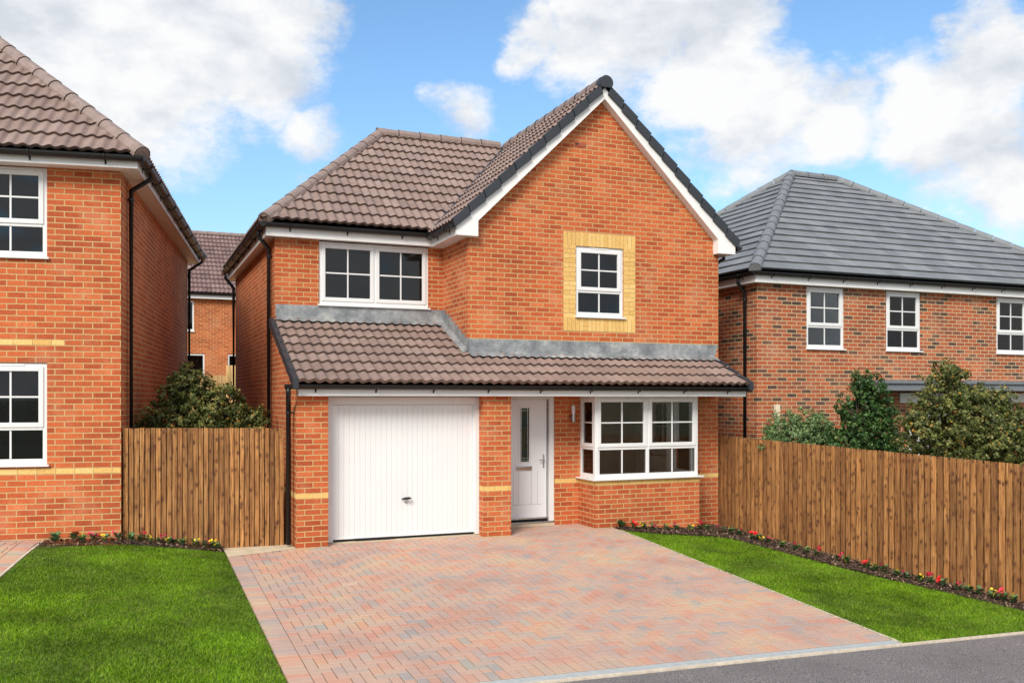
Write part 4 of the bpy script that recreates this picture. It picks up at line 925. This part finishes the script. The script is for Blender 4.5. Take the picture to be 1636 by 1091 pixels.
d = MB(); d.box(-.04, .04, -.04, .04, -.3, 2.2); po = d.build('timber_post', 'timberpost', bevel=.006, loc=(10.12, 12.75, -.25)); tag(po, 'pale upright timber post showing above the right fence', 'post')
# =================================================================== BUSHES
def bush(label, base, blobs, leafmat, n, size, seed, group='shrubs behind the fences'):
    blobs = [(a_, b_, c_, r_ * 1.13) for (a_, b_, c_, r_) in blobs]
    rg = np.random.default_rng(seed); rr = random.Random(seed); bx, by_, bz = base
    root = empty('shrub', label, 'shrub', base, 0, group)
    t = MB(); 
    for (cx, cy, cz, r) in blobs:
        m1 = ((cx) * .35 + rr.uniform(-.05, .05), cy * .35, cz * .45); t.tube([(rr.uniform(-.04, .04), rr.uniform(-.04, .04), 0), m1, (cx * .8, cy * .8, cz * .8), (cx, cy, cz + r * .4)], [.035, .022, .012, .004], 6)
        for _ in range(5):
            v = Vector((rr.gauss(0, 1), rr.gauss(0, 1), rr.gauss(.3, .8))).normalized() * r * .85; t.tube([(cx * .8, cy * .8, cz * .8), (cx + v.x * .5, cy + v.y * .5, cz + v.z * .5), (cx + v.x, cy + v.y, cz + v.z)], [.009, .006, .002], 5)
    t.build('trunk', 'bark', root)
    # clumps of leaves scattered round the blobs
    wts = np.array([b_[3] ** 2 for b_ in blobs]); wts /= wts.sum(); nc = n // 27; which = rg.choice(len(blobs), nc, p=wts); B = np.array(blobs)[which]
    dr_ = rg.normal(size=(nc, 3)); dr_ /= np.linalg.norm(dr_, axis=1)[:, None]; rad = B[:, 3] * rg.beta(4, 1.5, nc) * rg.uniform(.75, 1.32, nc)
    cc = B[:, :3] + dr_ * rad[:, None] * np.array([1, 1, 1.0]); cr = rg.uniform(.04, .095, nc); tone = rg.normal(0, .17, nc)
    idx = rg.integers(0, nc, n); d2 = rg.normal(size=(n, 3)); d2 /= np.linalg.norm(d2, axis=1)[:, None]
    P = cc[idx] + d2 * (cr[idx] * rg.random(n) ** .4)[:, None]
    nn = d2 * .7 + dr_[idx] * .5 + rg.normal(size=(n, 3)) * .5 + np.array([0, 0, .35]); nn /= np.linalg.norm(nn, axis=1)[:, None]
    a = np.cross(nn, rg.normal(size=(n, 3))); a /= np.linalg.norm(a, axis=1)[:, None]; c = np.cross(nn, a)
    L = (size * rg.uniform(.6, 1.3, n))[:, None]; Wd = L * .32
    V = np.stack([P - a * L * .5, P + c * Wd - nn * L * .06, P + a * L * .5 - nn * L * .12, P - c * Wd - nn * L * .06], 1).astype(np.float32)
    me = bpy.data.meshes.new('crown'); me.vertices.add(n * 4); me.vertices.foreach_set('co', V.ravel()); me.loops.add(n * 4); me.loops.foreach_set('vertex_index', np.arange(n * 4, dtype=np.int32))
    me.polygons.add(n); me.polygons.foreach_set('loop_start', np.arange(0, n * 4, 4, dtype=np.int32)); me.update(calc_edges=True)
    r = np.clip(.46 + tone[idx] + rg.normal(0, .16, n) + (d2[:, 2] * .10), 0, 1); r = np.where(rg.random(n) > .985, 1., r)  # upper leaves of each clump coloured lighter, as if lit from above
    at = me.attributes.new('rnd', 'FLOAT', 'FACE'); at.data.foreach_set('value', r.astype(np.float32)); me.materials.append(M[leafmat])
    o = bpy.data.objects.new('crown', me); COL.objects.link(o); o.parent = root; return root
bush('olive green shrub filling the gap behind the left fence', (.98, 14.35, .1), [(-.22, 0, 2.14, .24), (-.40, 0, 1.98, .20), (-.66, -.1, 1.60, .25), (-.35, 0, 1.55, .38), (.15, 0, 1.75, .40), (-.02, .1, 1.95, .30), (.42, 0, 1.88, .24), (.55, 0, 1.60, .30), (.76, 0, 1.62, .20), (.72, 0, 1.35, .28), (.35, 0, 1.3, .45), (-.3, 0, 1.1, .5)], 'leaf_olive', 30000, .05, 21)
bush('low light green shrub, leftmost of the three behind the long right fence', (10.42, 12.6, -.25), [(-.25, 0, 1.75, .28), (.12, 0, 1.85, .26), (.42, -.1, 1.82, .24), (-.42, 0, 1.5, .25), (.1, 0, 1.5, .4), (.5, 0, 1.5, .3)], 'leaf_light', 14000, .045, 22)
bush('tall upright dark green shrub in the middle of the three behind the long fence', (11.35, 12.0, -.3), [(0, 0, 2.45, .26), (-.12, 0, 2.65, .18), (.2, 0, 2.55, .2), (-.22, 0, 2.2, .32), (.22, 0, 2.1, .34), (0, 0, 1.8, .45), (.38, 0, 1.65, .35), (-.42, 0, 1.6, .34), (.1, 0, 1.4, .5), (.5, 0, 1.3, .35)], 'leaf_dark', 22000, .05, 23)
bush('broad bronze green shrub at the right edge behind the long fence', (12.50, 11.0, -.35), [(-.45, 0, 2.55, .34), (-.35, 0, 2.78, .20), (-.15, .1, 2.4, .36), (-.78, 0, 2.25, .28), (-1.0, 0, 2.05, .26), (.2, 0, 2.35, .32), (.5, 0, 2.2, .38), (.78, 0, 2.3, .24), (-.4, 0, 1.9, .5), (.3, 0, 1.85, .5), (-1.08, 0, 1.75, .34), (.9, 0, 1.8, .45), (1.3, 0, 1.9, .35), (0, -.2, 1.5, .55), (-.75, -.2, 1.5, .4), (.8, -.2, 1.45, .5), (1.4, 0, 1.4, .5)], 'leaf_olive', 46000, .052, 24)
# =================================================================== FLOWER BEDS
def bed(name, polys, chips, label):
    J = [drape('p', p, 'mulch', .006, .12) for p in polys]; o = join(J, name) if len(J) > 1 else J[0]; o.name = name; tag(o, label, kind='structure')
    b = MB(); rr = random.Random(5)
    for p in polys:
        A = abs(sum(p[i][0] * p[(i + 1) % len(p)][1] - p[(i + 1) % len(p)][0] * p[i][1] for i in range(len(p)))) / 2
        xs = [q[0] for q in p]; ys = [q[1] for q in p]; cnt = 0
        N_ = int(A * chips * (max(xs) - min(xs)) * (max(ys) - min(ys)) / A)
        X = RNG.uniform(min(xs), max(xs), N_); Y = RNG.uniform(min(ys), max(ys), N_); K = inpoly(p, X, Y)
        for x, y in zip(X[K], Y[K]):
            L = rr.uniform(.010, .028); Wd = L * rr.uniform(.3, .5); an = rr.uniform(0, 6.3); ti = rr.uniform(-.6, .6); z = gz(x, y) + .010 + rr.uniform(0, .014)
            c, s_ = math.cos(an), math.sin(an); q = []
            for (u, v) in ((-L, -Wd), (L, -Wd * .7), (L * .9, Wd), (-L, Wd * .8)): q.append((x + c * u - s_ * v, y + s_ * u + c * v, z + u * ti))
            b.quad(q, rnd=rr.random())
    tag(b.build('bark_chips', 'chips', attr=True), label.replace('dark mulched', 'bark chips scattered on the'), 'bark mulch', kind='stuff')
LBED = [[(-1.04, 12.78), (1.19, 12.91), (1.19, 13.20), (-.06, 13.20), (-.084, 13.13), (-.97, 13.262)]]
bed('flower_bed_left', LBED, 1500, 'dark mulched flower bed under the left fence')
OUTR = [(7.15, 13.05), (7.3, 13.05), (7.8, 13.05), (8.2, 13.05), (8.78, 13.05), (9.55, 13.45), (9.64, 11.9), (9.73, 10.9), (9.87, 9.6), (9.96, 8.7), (10.03, 7.9), (10.10, 7.09)]
RB = [[BF[i], OUTR[i], OUTR[i + 1], BF[i + 1]][::-1] for i in range(11)] + [[(8.79, 13.06), (9.55, 13.45), (9.56, 13.64), (8.79, 13.64)]]
bed('flower_bed_right', RB, 1500, 'dark mulched flower bed along the bay and right fence')
def leafshape(mb, base, dirv, L, W_, curl, rnd):
    d = Vector(dirv).normalized(); sd = d.cross(Vector((0, 0, 1))).normalized(); base = Vector(base); pr = None
    for i in range(5):
        t = i / 4; c = base + d * L * t + Vector((0, 0, 1)) * (curl * L * math.sin(t * 2.4)); hw = W_ * math.sin(math.pi * (t * .86 + .07)); cu = (c - sd * hw + Vector((0, 0, hw * .3)), c, c + sd * hw + Vector((0, 0, hw * .3)))
        if pr:
            mb.quad([pr[0], pr[1], cu[1], cu[0]], rnd=rnd); mb.quad([pr[1], pr[2], cu[2], cu[1]], rnd=rnd)
        pr = cu
def flower(label, x, y, kind, seed, cat_group):
    rr = random.Random(seed); root = empty('bedding_plant', label, 'flower', (x, y, gz(x, y) + .01), rr.uniform(0, 6), cat_group)
    lf = MB(); n = 20 if kind == 'leafy' else rr.randint(13, 18); sc = 1.3 if kind == 'leafy' else (1.2 if kind == 'red' else 1.0)
    for i in range(n):
        a = 2 * math.pi * i / n * 1.62 + rr.uniform(-.3, .3); el = rr.uniform(.0, .9); z = rr.uniform(.005, .065) * sc
        leafshape(lf, (math.cos(a) * .012, math.sin(a) * .012, z), (math.cos(a), math.sin(a), el), rr.uniform(.040, .068) * sc, rr.uniform(.020, .031) * sc, rr.uniform(.05, .35), rr.uniform(.25, 1))
    lf.tube([(0, 0, -.02), (0, 0, .05)], .005, 5); lf.build('leaves', 'leaf_bed', root, attr=True)
    if kind == 'leafy': return root
    nb = {'red': 4, 'pink': 5, 'yellow': 2, 'coral': 4}[kind]
    for k_ in range(nb):
        fx_, fy_ = rr.uniform(-.045, .045), rr.uniform(-.05, .03); fz_ = rr.uniform(.055, .115) + (.03 if kind == 'coral' else 0); R_ = (.036 if kind in ('red', 'coral') else .021 if kind == 'yellow' else .024) * rr.uniform(.7, .95)
        tl = Vector((rr.uniform(-.5, .5), rr.uniform(-1.2, -.3), 1)).normalized(); a1 = tl.cross(Vector((1, 0, 0))).normalized(); a2 = tl.cross(a1)
        b = MB(); b.tube([(0, 0, .02), (fx_ * .6, fy_ * .6, fz_ * .7), (fx_, fy_, fz_)], .0025, 4); C = Vector((fx_, fy_, fz_))
        for (np2, rs, hz_) in ((5, 1., .0), (4, .6, .006)):
            for j in range(np2):
                t = 2 * math.pi * (j + rr.uniform(-.1, .1)) / np2; u = a1 * math.cos(t) + a2 * math.sin(t); v_ = tl.cross(u); pts = []
                for (p_, q_, h_) in ((.08, 0, 0), (.5, -.48, .12), (.95, -.38, .28), (1.08, 0, .22), (.95, .38, .28), (.5, .48, .12)): pts.append(C + (u * p_ + v_ * q_ + tl * (h_ + hz_ * 30)) * R_ * rs)
                b.quad(pts)
        b.build('blossom', 'petal_' + kind, root)
    return root
ordw = ['first', 'second', 'third', 'fourth', 'fifth', 'sixth', 'seventh', 'eighth', 'ninth', 'tenth', 'eleventh', 'twelfth', 'thirteenth', 'fourteenth', 'fifteenth', 'sixteenth', 'seventeenth', 'eighteenth', 'nineteenth', 'twentieth']
def plant_row(spots, kinds, where, grp, seed0):
    cnt = {}; desc = {'leafy': 'leafy green plant without flowers', 'red': 'red flowered bedding plant', 'pink': 'pink flowered bedding plant', 'yellow': 'small yellow flowered bedding plant', 'coral': 'taller coral pink flowered bedding plant'}
    tot = {k_: kinds.count(k_) for k_ in kinds}
    for i, ((x, y), k_) in enumerate(zip(spots, kinds)):
        cnt[k_] = cnt.get(k_, 0) + 1
        lb = (desc[k_] + ' ' if tot[k_] == 1 else ordw[cnt[k_] - 1] + ' ' + desc[k_] + ' from the left ') + where
        flower(lb, x, y, k_, seed0 + i, grp)
def px2x(px):   # spacing measured along the bed in front of the left house
    return -.86 + (px - 80) * (1.13 + .86) / (352 - 80)
lk = ['leafy', 'red', 'yellow', 'pink', 'yellow', 'pink', 'yellow', 'coral', 'yellow', 'pink', 'yellow', 'pink', 'yellow', 'yellow', 'pink', 'yellow', 'yellow']
lp = [82, 110, 125, 141, 162, 181, 203, 220, 234, 253, 266, 273, 289, 311, 329, 340, 349]
plant_row([(px2x(p), 13.06 + (.04 if i % 2 else -.02)) for i, p in enumerate(lp)], lk, 'in the bed under the left fence', 'bedding plants in the left flower bed', 100)
rk = ['leafy', 'red', 'yellow', 'pink', 'yellow', 'pink', 'yellow', 'coral', 'yellow', 'pink']
rs_ = [(7.28, 12.99), (7.43, 12.86), (7.60, 12.87), (7.75, 12.82), (7.98, 12.80), (8.17, 12.80), (8.41, 12.74), (8.60, 12.78), (8.75, 12.78), (8.93, 12.66)]
plant_row(rs_, rk, 'in front of the bay window', 'bedding plants under the bay window', 200)
fk = ['yellow', 'pink', 'red', 'yellow', 'pink', 'yellow', 'pink', 'yellow', 'coral', 'pink', 'yellow', 'red', 'yellow', 'pink', 'yellow', 'pink', 'yellow', 'coral', 'red', 'pink', 'yellow', 'pink', 'yellow', 'coral', 'yellow']
fs = [(9.05, 12.55), (9.11, 12.42), (9.14, 12.1), (9.17, 11.98), (9.20, 11.8), (9.23, 11.5), (9.27, 11.25), (9.30, 11.03), (9.33, 10.84), (9.39, 10.47), (9.41, 10.33), (9.46, 10.0), (9.48, 9.86), (9.50, 9.72), (9.53, 9.51), (9.56, 9.38), (9.61, 9.2), (9.64, 9.06), (9.68, 8.9), (9.73, 8.7), (9.75, 8.56), (9.78, 8.42), (9.82, 8.27), (9.85, 8.15), (9.88, 8.03)]
plant_row(fs, fk, 'along the long right fence', 'bedding plants along the right fence', 300)
# =================================================================== CAMERA, LIGHT, SKY
cam = bpy.data.cameras.new('camera'); co = bpy.data.objects.new('camera', cam); COL.objects.link(co); S.camera = co
co.location = (0, 0, 2.057); co.rotation_euler = (math.radians(90), 0, math.radians(-22.5)); cam.sensor_width = 36; cam.lens = 36 * 1482 / 1636; cam.shift_y = (636 - 545.5) / 1636; cam.clip_end = 5000; cam.clip_start = .05
SUN_EL, SUN_AZ = math.radians(38), math.radians(222)   # azimuth: compass bearing the light comes from, 0 = +Y, clockwise
sl_ = bpy.data.lights.new('sun', 'SUN'); sl_.energy = 1.9; sl_.angle = math.radians(24); sl_.color = (1, .95, .87)
so = bpy.data.objects.new('sun', sl_); COL.objects.link(so)
sd = Vector((math.sin(SUN_AZ) * math.cos(SUN_EL), math.cos(SUN_AZ) * math.cos(SUN_EL), math.sin(SUN_EL)))
so.rotation_euler = sd.to_track_quat('Z', 'Y').to_euler(); so.location = sd * 30
wd = bpy.data.worlds.new('World'); S.world = wd; wd.use_nodes = True; nt = wd.node_tree; bg = nt.nodes['Background']
class WN(NT):
    def __init__(s): s.t = nt
K = WN(); sky = K.n('ShaderNodeTexSky', sky_type='NISHITA', sun_disc=False, sun_elevation=SUN_EL, sun_rotation=SUN_AZ, altitude=50, air_density=1.0, dust_density=.6, ozone_density=1.5)
dirv = K.n('ShaderNodeTexCoord').outputs['Generated']
nrm = K.n('ShaderNodeVectorMath', {0: dirv}, operation='NORMALIZE').outputs[0]
mp = K.n('ShaderNodeMapping', {'Vector': nrm, 'Scale': (1, 1, 1.7)}).outputs[0]
n1 = K.noise(mp, 4.2, 9, .60); n2 = K.noise(mp, 17, 8, .66)
mpb = K.n('ShaderNodeVectorMath', {0: mp, 1: (-.015, -.015, .060)}, operation='ADD').outputs[0]; n1b = K.noise(mpb, 4.2, 9, .60)
wrp = K.n('ShaderNodeVectorMath', operation='MULTIPLY_ADD'); K.link(n1.outputs['Color'], wrp.inputs[0]); wrp.inputs[1].default_value = (.16, .16, .16); K.link(nrm, wrp.inputs[2]); wv = wrp.outputs[0]
CL = [  # azimuth deg (0=+Y, clockwise), elevation deg, radius, weight : cloud banks as they stand in the sky
(-4.6, 20.3, 0.170, 1.10), (1.5, 19.9, 0.178, 1.20), (6.7, 19.9, 0.128, 1.10), (8.7, 21.0, 0.076, 1.00), (4.3, 16.6, 0.070, 0.75), (10.4, 15.5, 0.056, 0.70), (19.7, 17.3, 0.066, 0.66), (17.9, 18.1, 0.031, 0.50), (27.6, 21.5, 0.114, 1.10), (34.0, 22.2, 0.122, 1.20), (23.2, 21.2, 0.058, 0.85), (36.6, 16.3, 0.115, 1.10), (41.2, 15.9, 0.088, 1.00), (47.2, 15.3, 0.122, 1.20), (50.0, 18.4, 0.083, 1.10), (50.3, 11.7, 0.092, 0.90), (32.9, 18.6, 0.091, 1.00), (37.0, 13.4, 0.056, 0.70), (44.6, 16.9, 0.039, 0.50), (7.5, 14.6, 0.030, 0.35), (10.8, 22.5, 0.029, 0.50), (50.3, 9.4, 0.061, 0.60)
]
tot = None
for (az, el, r, wt) in CL:
    a, e = math.radians(az), math.radians(el); dv = Vector((math.sin(a) * math.cos(e), math.cos(a) * math.cos(e), math.sin(e))) + Vector((.08, .08, .08))
    ds = K.n('ShaderNodeVectorMath', {0: wv, 1: tuple(dv)}, operation='DISTANCE').outputs['Value']
    f_ = K.math('MULTIPLY', K.math('SUBTRACT', 1.0, K.math('DIVIDE', ds, r), True), wt)
    tot = f_ if tot is None else K.math('MAXIMUM', tot, f_)
gen = K.ramp(n1.outputs['Fac'], [(.36, 0), (.56, 1)])   # cloud added over the out-of-view sky to neutralise the light
sep = K.n('ShaderNodeSeparateXYZ', {0: nrm})
behind = K.n('ShaderNodeMapRange', {0: K.n('ShaderNodeVectorMath', {0: nrm, 1: (.3827, .9239, 0)}, operation='DOT_PRODUCT').outputs['Value'], 1: .50, 2: .2, 3: 0., 4: 1.5}).outputs[0]
dens = K.math('ADD', tot, K.math('MULTIPLY', gen, behind))
fine = K.math('MULTIPLY', K.math('SUBTRACT', n2.outputs['Fac'], .5), 1.6)
dens = K.math('ADD', dens, K.math('MULTIPLY', fine, K.math('ADD', K.math('MULTIPLY', dens, .8), .10)))
mask = K.ramp(dens, [(.29, 0), (.38, .26), (.49, .74), (.63, 1)])
hz = K.ramp(sep.outputs['Z'], [(0., .50), (.10, .30), (.26, .06), (.40, 0)])
skyc = K.mix(1, sky.outputs[0], (.77, .96, 1.05), 'MULTIPLY'); skyc = K.mix(hz, skyc, (2.3, 3.2, 4.2))
lit = K.math('ADD', K.math('MULTIPLY', K.math('SUBTRACT', n1.outputs['Fac'], n1b.outputs['Fac']), 1.6), K.math('ADD', K.math('MULTIPLY', K.noise(mp, 3.1, 6, .55).outputs['Fac'], .7), K.math('MULTIPLY', n2.outputs['Fac'], .30)))
shade = K.ramp(lit, [(.30, (3.45, 3.65, 4.0)), (.44, (4.05, 4.22, 4.45)), (.53, (4.5, 4.6, 4.72)), (.62, (4.9, 4.92, 4.95))])
cl = K.mix(mask, skyc, shade)
K.link(cl, bg.inputs['Color']); bg.inputs['Strength'].default_value = .10
S.view_settings.view_transform = 'Standard'; S.view_settings.look = 'None'; S.view_settings.exposure = 1.0; S.view_settings.gamma = 1
S.render.film_transparent = False
cy = S.cycles; cy.max_bounces = 8; cy.diffuse_bounces = 4; cy.glossy_bounces = 3; cy.transmission_bounces = 6; cy.transparent_max_bounces = 12; cy.use_denoising = True; cy.sample_clamp_indirect = 6
